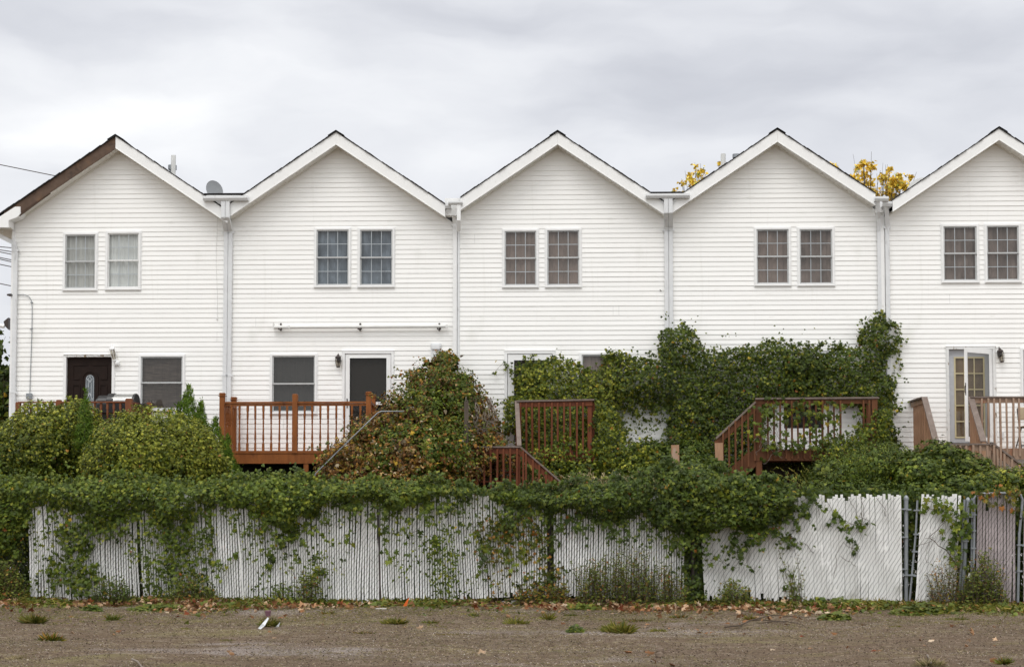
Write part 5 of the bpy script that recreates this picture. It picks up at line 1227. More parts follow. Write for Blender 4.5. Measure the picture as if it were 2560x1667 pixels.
# brown dying vine mound between second and third house
def bt(P):
    ul = WF.u(1000, -33); left = np.clip((ul-P[:,0]-.25*(3.2-P[:,2]))*1.2, 0, .6); right = np.clip((P[:,0]-WF.u(1165, -33))*1.6, 0, .6)
    edge = np.clip((P[:,2]-3.3)*.3*(WF.u(1085, -33)-P[:,0] > 0), 0, .5)
    return .10+.9*np.clip((vnoise(P[:,0]*1.5, P[:,1]*1.2, P[:,2]*1.5, 21)-.45)*2.4, 0, 1)+left+right+edge+.55*np.clip((2.75-P[:,2])*1.2, 0, 1.1)
t = veg('vine_mound', 'tall mound of dying vine with brown and orange leaves between two decks', 'vine', WF, WF.u(1040, -32.6), -32.6)
ME = [E(1103,930,34.6,34,56,.45), E(1075,960,34.2,62,62,.55), E(1110,1000,33.6,95,85,.9), E(1045,1045,33.2,105,90,1.0), E(1170,1045,33.4,70,72,.8), E(1215,1075,33.4,38,60,.6), E(980,1100,32.9,110,75,.8), E(900,1150,32.7,92,62,.7), E(1040,1150,32.2,130,90,1.0), E(1150,1140,32.6,80,90,.8), E(1225,1120,32.8,40,60,.6), E(935,1085,33.0,38,36,.4), E(1010,1035,33.4,40,40,.5), E(1150,960,34.2,32,34,.4), E(1128,905,34.7,22,26,.3), E(850,1190,32.5,60,42,.5), E(1000,1290,31.6,210,120,1.0)]
blobs(t, 'foliage', ME, 220, (.06,.12), 'mixed', 7, .28, 2.2, HEART, .5, colfn=mixcol('vine', 'brown', bt, 4), rand=.7)
blobs(t, 'dry_foliage', ME[4:], 16, (.09,.18), 'brown', 9, .3, 2.2, LOBED, .12, m='leaf_dry', colfn=lambda P, n: colours('brown', n, P, 4)*1.25, rand=1.0, fold=.5)
paths = []
for i in range(34):
    x = random.uniform(1160, 1235); y = random.uniform(995, 1045); pth = []
    for k in range(9): q = WF.px(x+k*random.uniform(-2, 5), y+k*11, -33.1+.05*k); pth.append((q[0], -32.4-random.uniform(0,.3), q[1]))
    paths.append(pth)
b = MB(); [b.tube(p, .006, 4, False) for p in paths]; t.part('stem', b, M['twig'])
b = MB(); q = WF.px(1166, 1003, -32.2); b.box(q[0]-.04, q[0]+.04, -32.24, -32.16, 1.5, q[1]); t.part('support_post', b, M['bark'])
shoots(t, ME[:11], 90, .42, 'mixed', zmin=2.4)
bush_stems(t, WF.u(1040, -32.8), -33.0, 10, 3.0, .8)

# ivy over the walls of the third and fourth house
IVY = [(1289,927),(1300,905),(1340,915),(1368,903),(1392,893),(1420,900),(1447,909),(1458,922),(1485,915),(1511,908),(1520,893),(1540,885),(1564,882),(1580,893),(1611,898),(1625,905),(1637,882),(1645,845),(1663,817),(1694,805),(1719,808),(1733,831),(1745,854),(1768,866),(1807,880),(1825,870),(1845,864),(1881,864),(1895,850),(1932,849),(1963,853),(2003,864),(2040,867),(2063,876),(2088,873),(2108,863),(2154,859),(2160,840),(2170,811),(2190,790),(2202,792),(2215,806),(2236,820),(2240,851),(2232,874),(2212,882),(2207,922),(2224,939),(2242,960),(2244,987),(2236,1021),(2227,1064),(2240,1100),(2250,1250),(1300,1260),(1300,1180),(1262,1100),(1245,1050),(1257,1012),(1273,991),(1289,983)]
HO = [[(1556,1012),(1580,1034),(1597,1000),(1622,1030),(1640,998),(1655,1015),(1676,1004),(1676,1054),(1657,1080),(1640,1092),(1618,1088),(1606,1112),(1590,1100),(1582,1130),(1568,1112),(1560,1070)],
      [(1545,1128),(1580,1140),(1594,1170),(1550,1165)],
      [(1915,1008),(2000,1002),(2100,1005),(2155,1010),(2160,1060),(2150,1095),(2080,1110),(2000,1130),(1915,1120)],
      [(1905,1150),(2010,1150),(2010,1225),(1905,1225)], [(1262,1085),(1300,1070),(1300,1140),(1262,1130)], [(1450,915),(1500,912),(1495,925),(1455,928)]]
t = veg('climbing_vine', 'broad sheet of dark green ivy climbing over the third and fourth house', 'ivy', HF, HF.u(1750, .3), .1)
def ivycol(P, n):
    a = mixcol('vine_dark', 'ivy', lambda P: .45+.9*(vnoise(P[:,0]*1.1, P[:,2]*1.1, 2, 5)-.35))(P, n); b = colours('olive', n, P, 6)
    k = (RNG.random(n) < np.clip((HF.u(1650, .3)-P[:,0])*.5, 0, .5))[:,None]; return np.where(k, b, a)
sheet(t, 'foliage', HF, IVY, .12, .42, 620, (.07,.135), 'ivy', HO, .35, .38, 2.3, 12, .10, LOBED, .45,
      colfn=ivycol)
sheet(t, 'foliage', HF, [(p[0], p[1]) for p in IVY], .10, .22, 60, (.06,.11), 'ivy', [HO[2]], .2, .3, 2.3, 13, .30, HEART, .4)
SP = [[(1295,930),(1275,925),(1258,912),(1245,925),(1237,940)],[(1290,925),(1310,900),(1322,886),(1335,895)],[(1300,930),(1290,905),(1330,905),(1400,895)],
      [(1520,905),(1530,880),(1540,872)],[(1740,850),(1735,835),(1742,828)],[(2210,800),(2225,805),(2240,822),(2255,850),(2252,862)],[(2236,830),(2242,870),(2238,890),(2246,920),(2236,940),(2240,960)],
      [(2200,800),(2190,795),(2180,790),(2165,800),(2160,810)],[(2205,800),(2205,785),(2195,778)],[(1900,860),(1908,846),(1925,843)],[(1940,855),(1955,848),(1965,846)],
      [(1640,1025),(1600,1040),(1585,1060),(1600,1075)],[(1667,1030),(1640,1050),(1625,1045),(1600,1050)],[(2240,900),(2252,905),(2248,925),(2253,935)]]
top_shoots(t, HF, IVY[:45], 90, .20, .25, 'ivy')
strands(t, strand_paths(HF, SP, .12, .03), 22, (.05,.085), 'ivy')
# ivy hanging on the deck rails
SR = [[(1905,1020),(1930,1030),(1960,1020),(2000,1015),(2050,1025),(2080,1010),(2085,990)],[(1910,1050),(1935,1000),(1950,1030),(1945,1060)],[(2085,995),(2090,1030),(2075,1060),(2085,1100)],[(1900,1060),(1950,1035),(2010,1020),(2060,1045),(2100,1040)],[(1905,1105),(1950,1110),(2000,1100),(2060,1115),(2110,1110)],[(2140,1010),(2145,1050),(2150,1090),(2135,1110)],[(1920,1130),(1900,1090),(1905,1040),(1890,1010)],[(2020,1030),(2035,1070),(2030,1110)],[(1960,1100),(1975,1060),(1990,1030)],[(1980,1120),(2020,1090),(2090,1095)]]
t = veg('climbing_vine', 'loose ivy sprays hanging on the rail of the fourth deck', 'ivy', HF, HF.u(1990, 1.6), 1.62)
strands(t, strand_paths(HF, SR, 1.63, .05), 26, (.06,.12), 'ivy', spread=.10)
sheet(t, 'foliage', HF, [(2080,1100),(2130,1080),(2180,1060),(2200,1010),(2235,1020),(2240,1180),(2020,1180),(2040,1140)], 1.5, .4, 450, (.06,.12), 'ivy', (), .25, .35, 2.4, 17)
P = []
for i in range(14):
    x, y = random.uniform(1880,1960), random.uniform(1100,1160); pl = []
    for k in range(6): pl.append((x, y)); x += random.uniform(2,14)*(1 if i%2 else -.6); y -= random.uniform(3,16)
    P.append(pl)
b = MB(); [b.tube(p, .0035, 4, False) for p in strand_paths(HF, P, 1.68, .02)]; t.part('twig', b, M['twig'])
t = veg('climbing_vine', 'ivy growing through the balusters and stairs of the narrow red-brown deck', 'ivy', HF, HF.u(1400, 1.7), 1.65)
sheet(t, 'foliage', HF, [(1320,1110),(1360,1095),(1390,1080),(1400,1060),(1420,1055),(1440,1065),(1450,1090),(1470,1110),(1490,1060),(1500,1010),(1540,1020),(1560,1080),(1600,1110),(1660,1120),(1660,1230),(1300,1230),(1305,1130)], 1.15, .7, 430, (.07,.14), 'ivy', (), .35, .4, 2.2, 22, .12,
      colfn=mixcol('ivy', 'olive', lambda P: .15+.4*vnoise(P[:,0]*2, P[:,2]*2, 0, 6)))
sheet(t, 'foliage', HF, [(1300,1010),(1470,1010),(1470,1110),(1300,1110)], .5, .6, 260, (.07,.14), 'ivy', (), .2, .4, 2.2, 23, .12)
t = veg('vine_mound', 'brown and green vine heaped under the stair landing of the narrow red-brown deck', 'vine', HF, HF.u(1250, 2), 1.9)
sheet(t, 'foliage', HF, [(1165,1120),(1200,1130),(1300,1130),(1350,1160),(1400,1190),(1500,1200),(1500,1260),(1150,1260)], 1.7, .7, 330, (.07,.14), 'brown', (), .3, .4, 2.2, 24, .1, HEART, colfn=mixcol('vine_dark', 'brown', lambda P: .25+.6*vnoise(P[:,0]*2, P[:,2]*2, 0, 6)))

# leafy hedge and brush behind the fence on the right
def hb(label, ells, dens, pal, seed, size=(.06,.12), shape=LOBED, colfn=None, u=None, cat='shrub', grp='shrubs behind the fence', **k):
    t = veg('shrub', label, cat, WF, ells[0][0], ells[0][1], grp); blobs(t, 'foliage', ells, dens, size, pal, seed, .3, 2.3, shape, .5, colfn=colfn, **k); bush_stems(t, ells[0][0], ells[0][1]-.1, 6, max(.6, ells[0][2]), .4, .012); return t
hb('leafy green shrub rising behind the fence below the newel posts', [E(1690,1215,30.0,90,52,.6), E(1760,1222,29.8,90,52,.6), E(1640,1200,30.2,60,42,.5), E(1735,1185,30.1,40,34,.4), E(1722,1150,30.1,16,26,.2), E(1700,1320,29.8,150,90,.6)], 300, 'vine', 31, (.05,.10), HEART)
hb('dark shrub under the stair rail of the fourth deck', [E(1750,1175,33.0,60,42,.4), E(1640,1145,33.8,75,45,.4), E(1580,1165,33.6,70,42,.4), E(1735,1135,33.9,45,40,.3)], 250, 'vine_dark', 32)
hb('tall feathery green shrub left of the rough stair rails', [E(2090,1190,30.5,80,58,.7), E(2180,1172,30.8,85,66,.8), E(2130,1245,30.0,150,60,.7), E(2245,1155,31.0,55,48,.6), E(2050,1225,30.0,50,38,.5)], 330, 'vine', 33, (.04,.09), OVAL,
   colfn=mixcol('vine', 'vine_dark', lambda P: .5*vnoise(P[:,0]*2, P[:,2]*2, 0, 3)+.2))
hb('dense broad leaved shrub in front of the rough stair rails', [E(2345,1155,30.6,62,56,.7), E(2400,1175,30.4,80,48,.7), E(2290,1190,30.2,80,60,.7), E(2370,1250,29.6,150,75,.8)], 260, 'vine_dark', 34, (.08,.15), LOBED,
   colfn=mixcol('vine_dark', 'vine', lambda P: .35+.4*(P[:,2]-2)))
hb('yellowing tangled shrub at the right edge behind the pinkish gate', [E(2490,1205,29.6,90,42,.5), E(2580,1200,29.6,80,40,.5), E(2480,1290,29.2,130,70,.5)], 280, 'mixed', 35, (.05,.10), HEART, colfn=mixcol('vine', 'olive', lambda P: .5+0*P[:,0]))
# dry feathery grass plume by the fourth deck
def plume(label, px, py, Y, n, h, pal, spread=.35, name='tall_grass', grp=None, fr=WF):
    u, z = fr.px(px, py, -Y) if fr is WF else (0, 0); t = veg(name, label, 'grass', WF, u, -Y, grp); base = max(0, z-h*.9)
    P = []; T_ = []
    for i in range(n):
        a = random.uniform(-1, 1)*spread; k = random.uniform(.6, 1); d = random.uniform(-.3,.3)
        for s in np.linspace(.15, 1, 26):
            P.append((u+a*s*s*h*k, -Y+d*s*.4, base+h*k*s*(1-.12*abs(a)*s))); T_.append((a*.8+random.uniform(-.9,.9), random.uniform(-.3,.3), .9))
    P = np.array(P); n2 = len(P); put_leaves(t, 'foliage', P, np.array([0,1,.3])+rnd(n2)*.5, np.array(T_), RNG.uniform(.04,.085,n2), colours(pal, n2, P, 4), SPRAY, 'needle')
    b = MB()
    for i in range(6): b.tube([(u+random.uniform(-.05,.05), -Y, 0), (u+random.uniform(-.2,.2)*spread*2, -Y, base+h*.6)], .005, 4)
    t.part('stem', b, M['stem'])
plume('tuft of pale feathery dry grass below the fourth deck', 2040, 1165, 31.6, 26, .95, 'tuft', 1.1)
plume('dry reddish seed heads under the orange-brown deck', 645, 1180, 31.6, 8, .8, 'dry', .5)
for i, (x, y, lab) in enumerate(((1235,1222,'pale seeding weeds above the fence under the stair landing'),(1500,1185,'pale brownish seeding weeds on top of the fence right of the red-brown stairs'),(1600,1180,'second patch of brownish seeding weeds, nearer the newel posts'))):
    plume(lab, x, y, 28.9, 34, .55, 'dry' if i else 'tuft', 1.5, 'weed', None)

# dense growth just behind the slats: only its darkness shows in the gaps
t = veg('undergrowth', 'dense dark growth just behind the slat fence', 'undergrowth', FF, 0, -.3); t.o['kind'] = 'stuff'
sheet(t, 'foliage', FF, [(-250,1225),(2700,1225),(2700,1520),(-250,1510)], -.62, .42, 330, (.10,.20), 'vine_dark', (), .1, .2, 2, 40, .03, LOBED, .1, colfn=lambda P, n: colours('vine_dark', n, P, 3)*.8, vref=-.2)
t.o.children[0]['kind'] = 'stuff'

# the mat of vine lying over the top of the fence, as four plants
TOPL = [(-80,1185),(0,1185),(60,1195),(130,1200),(200,1197),(280,1187),(380,1192),(480,1202),(560,1197),(620,1195),(680,1183),(760,1186),(800,1202),(860,1202),(930,1192),(1000,1202),(1080,1202),(1150,1207),(1210,1225),(1270,1217),(1330,1217),(1400,1222),(1460,1197),(1540,1192),(1620,1182),(1650,1172),(1700,1152),(1780,1167),(1860,1182),(1940,1202),(1990,1222),(2040,1235)]
BOTL = [(-80,1400),(20,1420),(50,1330),(80,1285),(130,1285),(150,1320),(180,1290),(210,1310),(240,1345),(280,1320),(330,1300),(370,1300),(410,1350),(470,1325),(500,1285),(540,1290),(600,1295),(650,1295),(690,1340),(730,1352),(765,1320),(800,1295),(850,1275),(900,1265),(950,1270),(990,1310),(1030,1300),(1060,1270),(1100,1262),(1180,1258),(1250,1265),(1300,1280),(1340,1275),(1380,1300),(1440,1285),(1500,1305),(1540,1310),(1600,1300),(1650,1335),(1690,1330),(1720,1335),(1755,1325),(1790,1335),(1840,1325),(1870,1322),(1900,1325),(1930,1315),(1960,1292),(2000,1258),(2040,1245)]
def cutp(lst, x0, x1):
    def at(x):
        for (a, b) in zip(lst[:-1], lst[1:]):
            if a[0] <= x <= b[0]: return (x, a[1]+(b[1]-a[1])*(x-a[0])/(b[0]-a[0]))
    return [at(x0)]+[p for p in lst if x0 < p[0] < x1]+[at(x1)]
for i, (x0, x1, lab, pal, sz) in enumerate(((-79,560,'leafy vine draped over the left end of the fence and trailing down its slats','vine',(.08,.15)),(560,1130,'thick clean green vine mat lying along the fence top below the orange-brown deck','vine',(.09,.16)),(1130,1640,'darker vine mat on the fence top below the red-brown stairs','vine_dark',(.08,.15)),(1640,2039,'deep vine heap sagging over the wide closed white panel','vine_dark',(.09,.17)))):
    t = veg('climbing_vine', lab, 'vine', FF, FF.u((x0+x1)/2, .2), .05, 'vines over the fence top')
    up_ = (24, 18, 10, 2)[i]; poly = cutp(TOPL, x0, x1)+[(x, y-up_) for x, y in cutp(BOTL, x0, x1)[::-1]]
    sheet(t, 'foliage', FF, poly, -.05, (.50,.52,.55,.60)[i], 720 if i else 640, sz, pal, (), .42, .34, 1.9, 50+i, .10, LOBED, .75,
          colfn=mixcol(pal, 'vine', lambda P: .35+.9*(vnoise(P[:,0]*1.2, P[:,2]*1.2, 3, 5)-.4)))
    sheet(t, 'foliage', FF, [(x, y-6) for x, y in cutp(TOPL, x0, x1)]+[(x, y+6) for x, y in cutp(BOTL, x0, x1)[::-1]], -.3, .45, 45, (.07,.13), pal, (), .3, .3, 2.2, 60+i, .34, HEART, .5)
    top_shoots(t, FF, cutp(TOPL, x0, x1), 40, .28, .15, pal, shape=LOBED); top_shoots(t, FF, [(x, y-up_) for x, y in cutp(BOTL, x0, x1)], 46, .5, .12, pal, (.04,.08), LOBED, -1)
    # back of the mat, falling behind the fence
    sheet(t, 'foliage', FF, [(x, y+6) for x, y in cutp(TOPL, x0, x1)]+[(x1, 1260), (x0, 1260)], -.55, .4, 200, (.08,.15), pal, (), .2, .3, 2, 70+i, .05, LOBED, .9)

# trailing strands and patches on the slats
def patch(t, poly, dens, size, pal, seed, sparse=.45, shape=LOBED, thick=.16): dens *= .8; sparse = min(.9, sparse*1.08); sheet(t, 'foliage', FF, poly, .03, thick, dens, size, pal, (), .15, .3, 3, seed, .16, shape, .35, sparse=sparse)
t1 = veg('climbing_vine', 'big leaved vine growing down the slats near the left end', 'vine', FF, FF.u(180, .1), .06, 'vines on the slats')
patch(t1, [(150,1290),(215,1290),(225,1380),(235,1440),(250,1500),(140,1500),(120,1440),(150,1400)], 330, (.09,.17), 'vine', 81, .40)
patch(t1, [(75,1300),(140,1290),(150,1420),(160,1500),(90,1500)], 110, (.07,.13), 'vine', 82, .5)
t2 = veg('climbing_vine', 'tangle of vine and brown stems left of the leaning pole', 'vine', FF, FF.u(430, .1), .06, 'vines on the slats')
patch(t2, [(340,1320),(420,1330),(520,1300),(530,1400),(540,1500),(360,1500),(350,1420)], 230, (.06,.13), 'vine', 83, .46)
patch(t2, [(430,1330),(530,1320),(540,1500),(440,1500)], 150, (.05,.11), 'vine', 84, .44)
t3 = veg('climbing_vine', 'scattered vine sprigs on the slats below the orange-brown deck', 'vine', FF, FF.u(800, .1), .06, 'vines on the slats')
patch(t3, [(600,1300),(720,1330),(900,1290),(880,1420),(780,1500),(640,1500),(600,1420)], 60, (.06,.12), 'vine', 85, .52)
patch(t3, [(750,1400),(815,1370),(820,1420),(780,1500),(745,1500)], 230, (.05,.10), 'vine', 86, .42, HEART)
t4 = veg('climbing_vine', 'column of vine right of the thin dark fence post', 'vine', FF, FF.u(1100, .1), .06, 'vines on the slats')
patch(t4, [(1075,1270),(1135,1270),(1140,1490),(1070,1500)], 300, (.05,.11), 'vine', 87, .36, HEART)
patch(t4, [(960,1290),(1075,1270),(1070,1440),(975,1440)], 90, (.05,.11), 'vine', 88, .5, HEART)
patch(t4, [(1140,1270),(1200,1270),(1190,1480),(1140,1480)], 60, (.05,.11), 'vine', 98, .5, HEART)
t5 = veg('climbing_vine', 'yellowing vine beside the narrow dark gap', 'vine', FF, FF.u(1330, .1), .06, 'vines on the slats')
patch(t5, [(1190,1290),(1290,1270),(1365,1270),(1385,1300),(1390,1500),(1230,1500),(1210,1400)], 170, (.06,.13), 'mixed', 89, .42)
patch(t5, [(1340,1290),(1395,1290),(1395,1490),(1345,1490)], 200, (.08,.14), 'vine_dark', 90, .38)
t6 = veg('climbing_vine', 'dark ivy filling the wide fence gap', 'vine', FF, FF.u(1732, 0), -.02, 'vines on the slats')
patch(t6, [(1700,1320),(1752,1320),(1762,1500),(1705,1500)], 330, (.07,.13), 'vine_dark', 91, .25)
sheet(t6, 'foliage', FF, [(1705,1250),(1760,1250),(1765,1505),(1705,1505)], -.35, .25, 600, (.09,.16), 'vine_dark', (), .1, .3, 2, 92)
t7 = veg('climbing_vine', 'ivy sprays and bare twigs hanging on the wide closed white panel', 'vine', FF, FF.u(1900, .05), .05, 'vines on the slats')
STR = [[(1838,1320),(1835,1350),(1850,1372),(1862,1375)],[(1835,1330),(1850,1300),(1840,1330),(1860,1365)],[(1862,1400),(1850,1385),(1840,1410),(1830,1420),(1848,1417)],[(1890,1320),(1896,1335),(1902,1340)],[(1760,1385),(1768,1400),(1764,1415)],[(2030,1285),(2010,1285),(1985,1300),(1975,1330),(1965,1355)],[(1970,1330),(1990,1345),(1992,1365)],[(2070,1300),(2095,1290),(2080,1280),(2120,1310),(2150,1312)],[(2095,1300),(2110,1325),(2130,1315)],[(2150,1280),(2155,1305),(2140,1330),(2130,1345)],[(2130,1350),(2128,1370),(2140,1385)],[(1945,1412),(1960,1430),(1975,1450),(1990,1490)],[(1780,1400),(1800,1395),(1822,1412)],[(1860,1410),(1880,1425),(1895,1412)]]
strands(t7, strand_paths(FF, STR, .05, .02), 20, (.05,.11), 'vine_dark', .004, .045)
TW = [[(2060,1240),(2080,1280),(2130,1310),(2175,1308)],[(2120,1240),(2140,1285),(2175,1305)],[(2190,1245),(2210,1270),(2215,1290)],[(2150,1240),(2160,1290),(2150,1350)],[(2040,1250),(2048,1290)],[(1940,1395),(1960,1370),(1985,1360)],[(2080,1450),(2090,1390),(2110,1355),(2140,1380)],[(2100,1390),(2130,1405),(2140,1415)],[(2010,1355),(2025,1370),(2035,1382)],[(1985,1340),(1990,1390)],[(1880,1430),(1870,1400),(1875,1380)]]
b = MB(); [b.tube(p, .0035, 4, False) for p in strand_paths(FF, TW, .05, .02)]; t7.part('twig', b, M['stem'])
t8 = veg('climbing_vine', 'vine spray across the top and right edge of the tilted white gate', 'vine', FF, FF.u(2380, .05), .05, 'vines on the slats')
STR = [[(2310,1260),(2330,1275),(2350,1270),(2370,1285),(2385,1290)],[(2320,1250),(2345,1265),(2365,1280),(2390,1275)],[(2385,1280),(2392,1320),(2400,1350),(2395,1370)],[(2400,1290),(2395,1330),(2380,1385),(2395,1400)],[(2395,1380),(2375,1390),(2390,1410),(2410,1400)],[(2420,1260),(2405,1290),(2412,1340)],[(2354,1335),(2362,1328),(2366,1330)]]
strands(t8, strand_paths(FF, STR, .05, .02), 30, (.06,.12), 'vine', .004, .06)
b = MB(); [b.tube(p, [.009*(1-.6*i/len(p)) for i in range(len(p))], 5, False) for p in strand_paths(FF, [[(2385,1405),(2365,1375),(2335,1355),(2326,1343),(2330,1335),(2350,1312),(2367,1295)]], .06, .01)]
[b.tube(p, .003, 4, False) for p in strand_paths(FF, [[(2330,1350),(2313,1345)],[(2320,1362),(2314,1385),(2315,1404),(2322,1405)],[(2328,1340),(2336,1345),(2338,1338)],[(2300,1360),(2330,1352)]], .06, .01)]; t8.part('twig', b, M['stem'])
t9 = veg('climbing_vine', 'yellow and green leaves at the upper corner of the pinkish gate', 'vine', FF, FF.u(2535, .05), .05, 'vines on the slats')
strands(t9, strand_paths(FF, [[(2445,1240),(2480,1235),(2520,1230),(2560,1235)],[(2535,1235),(2530,1260),(2545,1275),(2550,1290)],[(2450,1238),(2490,1260),(2500,1262),(2515,1245)],[(2440,1232),(2500,1228),(2560,1228)]], .05, .02), 34, (.05,.10), 'mixed', .004, .05)
# greenery choking the bare fence at the left edge
t0 = veg('climbing_vine', 'dull green creeper hanging over the bare chain-link at the left edge', 'vine', FF, FF.u(20, 0), -.02, 'vines on the slats')
sheet(t0, 'foliage', FF, [(-150,1240),(62,1260),(66,1340),(60,1420),(20,1400),(-20,1330),(-150,1350)], -.15, .3, 420, (.06,.12), 'vine', (), .15, .4, 2, 94, .15, HEART, colfn=mixcol('vine_dark', 'mixed', lambda P: .3+0*P[:,0]))
# loose strands wandering over the long sections
P = []
for i in range(70):
    x = random.choice([random.uniform(80,600), random.uniform(300,560), random.uniform(600,940), random.uniform(960,1360), random.uniform(1190,1360)]); y = random.uniform(1285,1330) if random.random() < .5 else random.uniform(1380,1490); pl = []
    s = 1 if y < 1340 else -1; dx = random.uniform(-7,7)
    for k in range(random.randint(3,9)): pl.append((x, y)); x += dx+random.uniform(-10,10); y += s*random.uniform(8,18)
    P.append([(a, min(b, 1500)) for a, b in pl])
t = veg('climbing_vine', 'thin loose vine strands wandering over the long left slat sections', 'vine', FF, FF.u(700, .05), .05, 'vines on the slats')
strands(t, strand_paths(FF, P, .04, .03), 11, (.05,.12), 'vine', .0035, .05)

# weeds with upright stems at the foot of the fence
def weeds(label, x0, x1, hmax, n, pal, size=(.03,.07), shape=OVAL, dv=(.05,.45), hfn=None, name='weed', per=38, grp='weeds along the fence foot'):
    u0, u1 = FF.u(x0, .2, 1500), FF.u(x1, .2, 1500); t = veg(name, label, 'weed', FF, (u0+u1)/2, .2, grp); b = MB(); P = []; T_ = []
    for i in range(n):
        u = random.uniform(u0, u1); v = random.uniform(*dv); h = hmax*random.uniform(.35, 1)*(hfn((u-u0)/(u1-u0)) if hfn else 1); lx = random.uniform(-.25,.25)*h; lv = random.uniform(-.1,.2)*h
        pts = [(u+lx*s*s, v+lv*s*s, h*s-.02) for s in (0,.35,.7,1)]; b.tube(pts, .0035, 3, False)
        if n <= 30: t.part('stem', b, M['stem']); b = MB()
        for s in np.linspace(.08, 1, max(5, int(per*h))):
            P.append((u+lx*s*s+random.gauss(0,.035), v+lv*s*s+random.gauss(0,.035), h*s+random.gauss(0,.01))); T_.append((random.uniform(-1,1), random.uniform(-.6,1), .55))
    P = np.array(P); m = len(P); P[:,2] = np.maximum(P[:,2], .02); put_leaves(t, 'foliage', P, np.array([0,.5,.8])+rnd(m)*.4, np.array(T_), RNG.uniform(size[0], size[1], m), colours(pal, m, P, 3), shape)
    if n > 30: t.part('stem', b, M['stem'])
bump = lambda s: .35+.65*math.sin(math.pi*min(max(s,0),1))
weeds('low bushy weeds at the far left fence foot', -40, 68, .75, 150, 'weed', hfn=bump)
weeds('weeds between the big leaved vine and the first brown stems', 240, 330, .55, 60, 'vine_dark', hfn=bump)
weeds('brownish green weeds left of the leaning pole', 420, 545, .50, 80, 'weed', hfn=bump)
weeds('short weeds right of the leaning pole', 680, 730, .40, 30, 'vine', (.04,.08), hfn=bump)
weeds('thin tall weed below the orange-brown deck', 745, 800, .65, 22, 'weed')
weeds('tall airy weeds crowding the slat section between the dark gaps', 1445, 1715, .95, 190, 'weed', (.03,.06), hfn=lambda s: .5+.5*math.sin(math.pi*(.15+.8*s)), per=34)
weeds('weeds around the narrow dark gap', 1290, 1420, .35, 80, 'mixed', (.04,.08))
weeds('grassy weeds at the left foot of the wide white panel', 1785, 1880, .45, 70, 'weed', hfn=bump)
weeds('slim leaning weed in front of the wide white panel', 1960, 2005, .95, 14, 'weed', (.025,.05))
weeds('tall wispy bush weed in front of the tilted gate', 2325, 2400, .85, 55, 'mixed', (.025,.05), hfn=bump)
weeds('bushy weed at the foot of the pinkish gate', 2400, 2510, .95, 130, 'weed', (.03,.06), hfn=bump)

def groundpatch(label, x, y, wpx, h, n, pal, size, shape=LOBED, m='leaf', name='weed', cat='weed', grp='low plants in the lot', flat=.3, depth=.5, kind=None, conv=None, spread_exp=.5):
    """low plants or leaves lying on the ground round the point seen at px (x,y)"""
    X, Y_ = gpt(x, y); r = wpx/2/FPX*Y_; t = Thing(name, label, cat, WF, X, -Y_, grp); a = RNG.uniform(0, 2*math.pi, n); q = RNG.random(n)**spread_exp
    gx = X+r*q*np.cos(a); gy = Y_+r*depth*q*np.sin(a)
    z = gz(gx, gy)+.012+h*(1-q**2)*RNG.random(n)
    P = np.stack([gx, -gy, z], 1); Nn = np.array([0, .3, 1])+rnd(n)*flat; T_ = np.stack([np.cos(a), -np.sin(a), np.full(n, .3 if h > .05 else 0)], 1)+rnd(n)*.5
    o = put_leaves(t, 'foliage' if m != 'leaf_dry' else 'leaves', P, Nn, T_, RNG.uniform(size[0], size[1], n), colours(pal, n, P, 3), shape, m)
    if kind: t.o['kind'] = kind; o['kind'] = kind
    return t
def gpt(x, y):
    X, Y, Z = ray(x, y); k = -EYE/Z if Z < 0 else 20; return X*k, Y*k
def tuft(label, x, y, wpx, h, n, pal='tuft', grp='grass tufts in the lot'):
    X, Y_ = gpt(x, y); r = wpx/2/FPX*Y_; t = Thing('grass_tuft', label, 'grass', WF, X, -Y_, grp); a = RNG.uniform(0, 2*math.pi, n); q = RNG.random(n)**.6
    kc = RNG.integers(0, 4, n); ox = RNG.uniform(-.28, .28, 4)[kc]*r; oy = RNG.uniform(-.18, .18, 4)[kc]*r; hs = RNG.uniform(.45, 1.15, 4)[kc]; h = h*hs*.85
    gx = X+ox+r*.38*q*np.cos(a); gy = Y_+oy+r*.25*q*np.sin(a); P = np.stack([gx, -gy, gz(gx, gy)], 1)
    out = np.stack([np.cos(a)*q*1.3, -np.sin(a)*q*.8, np.full(n, .75)], 1)+rnd(n)*.25
    Nn = np.cross(out, np.array([0,0,1.0]))+rnd(n)*.4
    put_leaves(t, 'blades', P, Nn, out, h*RNG.uniform(.5,1.3,n), colours(pal, n, P, 3), GRASS, 'needle', curl=.35, fold=0)
tuft('wide green grass tuft near the left end of the fence', 85, 1552, 95, .20, 520)
tuft('small rusty green grass tuft at the left, below the wide green one', 126, 1592, 62, .17, 260, 'mixed')
tuft('flat brown and green tuft at the lower left edge', 35, 1632, 85, .06, 220, 'dry')
tuft('thin dark tuft left of the litter', 278, 1546, 40, .14, 110, 'weed')
tuft('spreading tuft around the white litter', 672, 1562, 80, .14, 330, 'tuft')
tuft('low green tuft left of centre', 985, 1553, 90, .16, 420)
tuft('flat blue-green tuft right of the left centre one', 1075, 1551, 60, .07, 200, 'weed')
tuft('broad low tuft in the middle of the lot', 1290, 1554, 95, .12, 380)
tuft('large green tuft right of centre', 1535, 1572, 120, .22, 800)
tuft('small tuft above the large one', 1370, 1542, 30, .14, 90)
tuft('low sprawling brown green tuft along the middle strip', 1600, 1545, 110, .06, 240, 'mixed')
tuft('dark wispy tuft below the wide white panel', 1875, 1544, 55, .12, 140, 'mixed')
tuft('dark tuft at the lower right', 2510, 1648, 42, .10, 170, 'weed')
tuft('pale heap of dry hay at the bottom right', 2322, 1655, 90, .10, 520, 'dry')
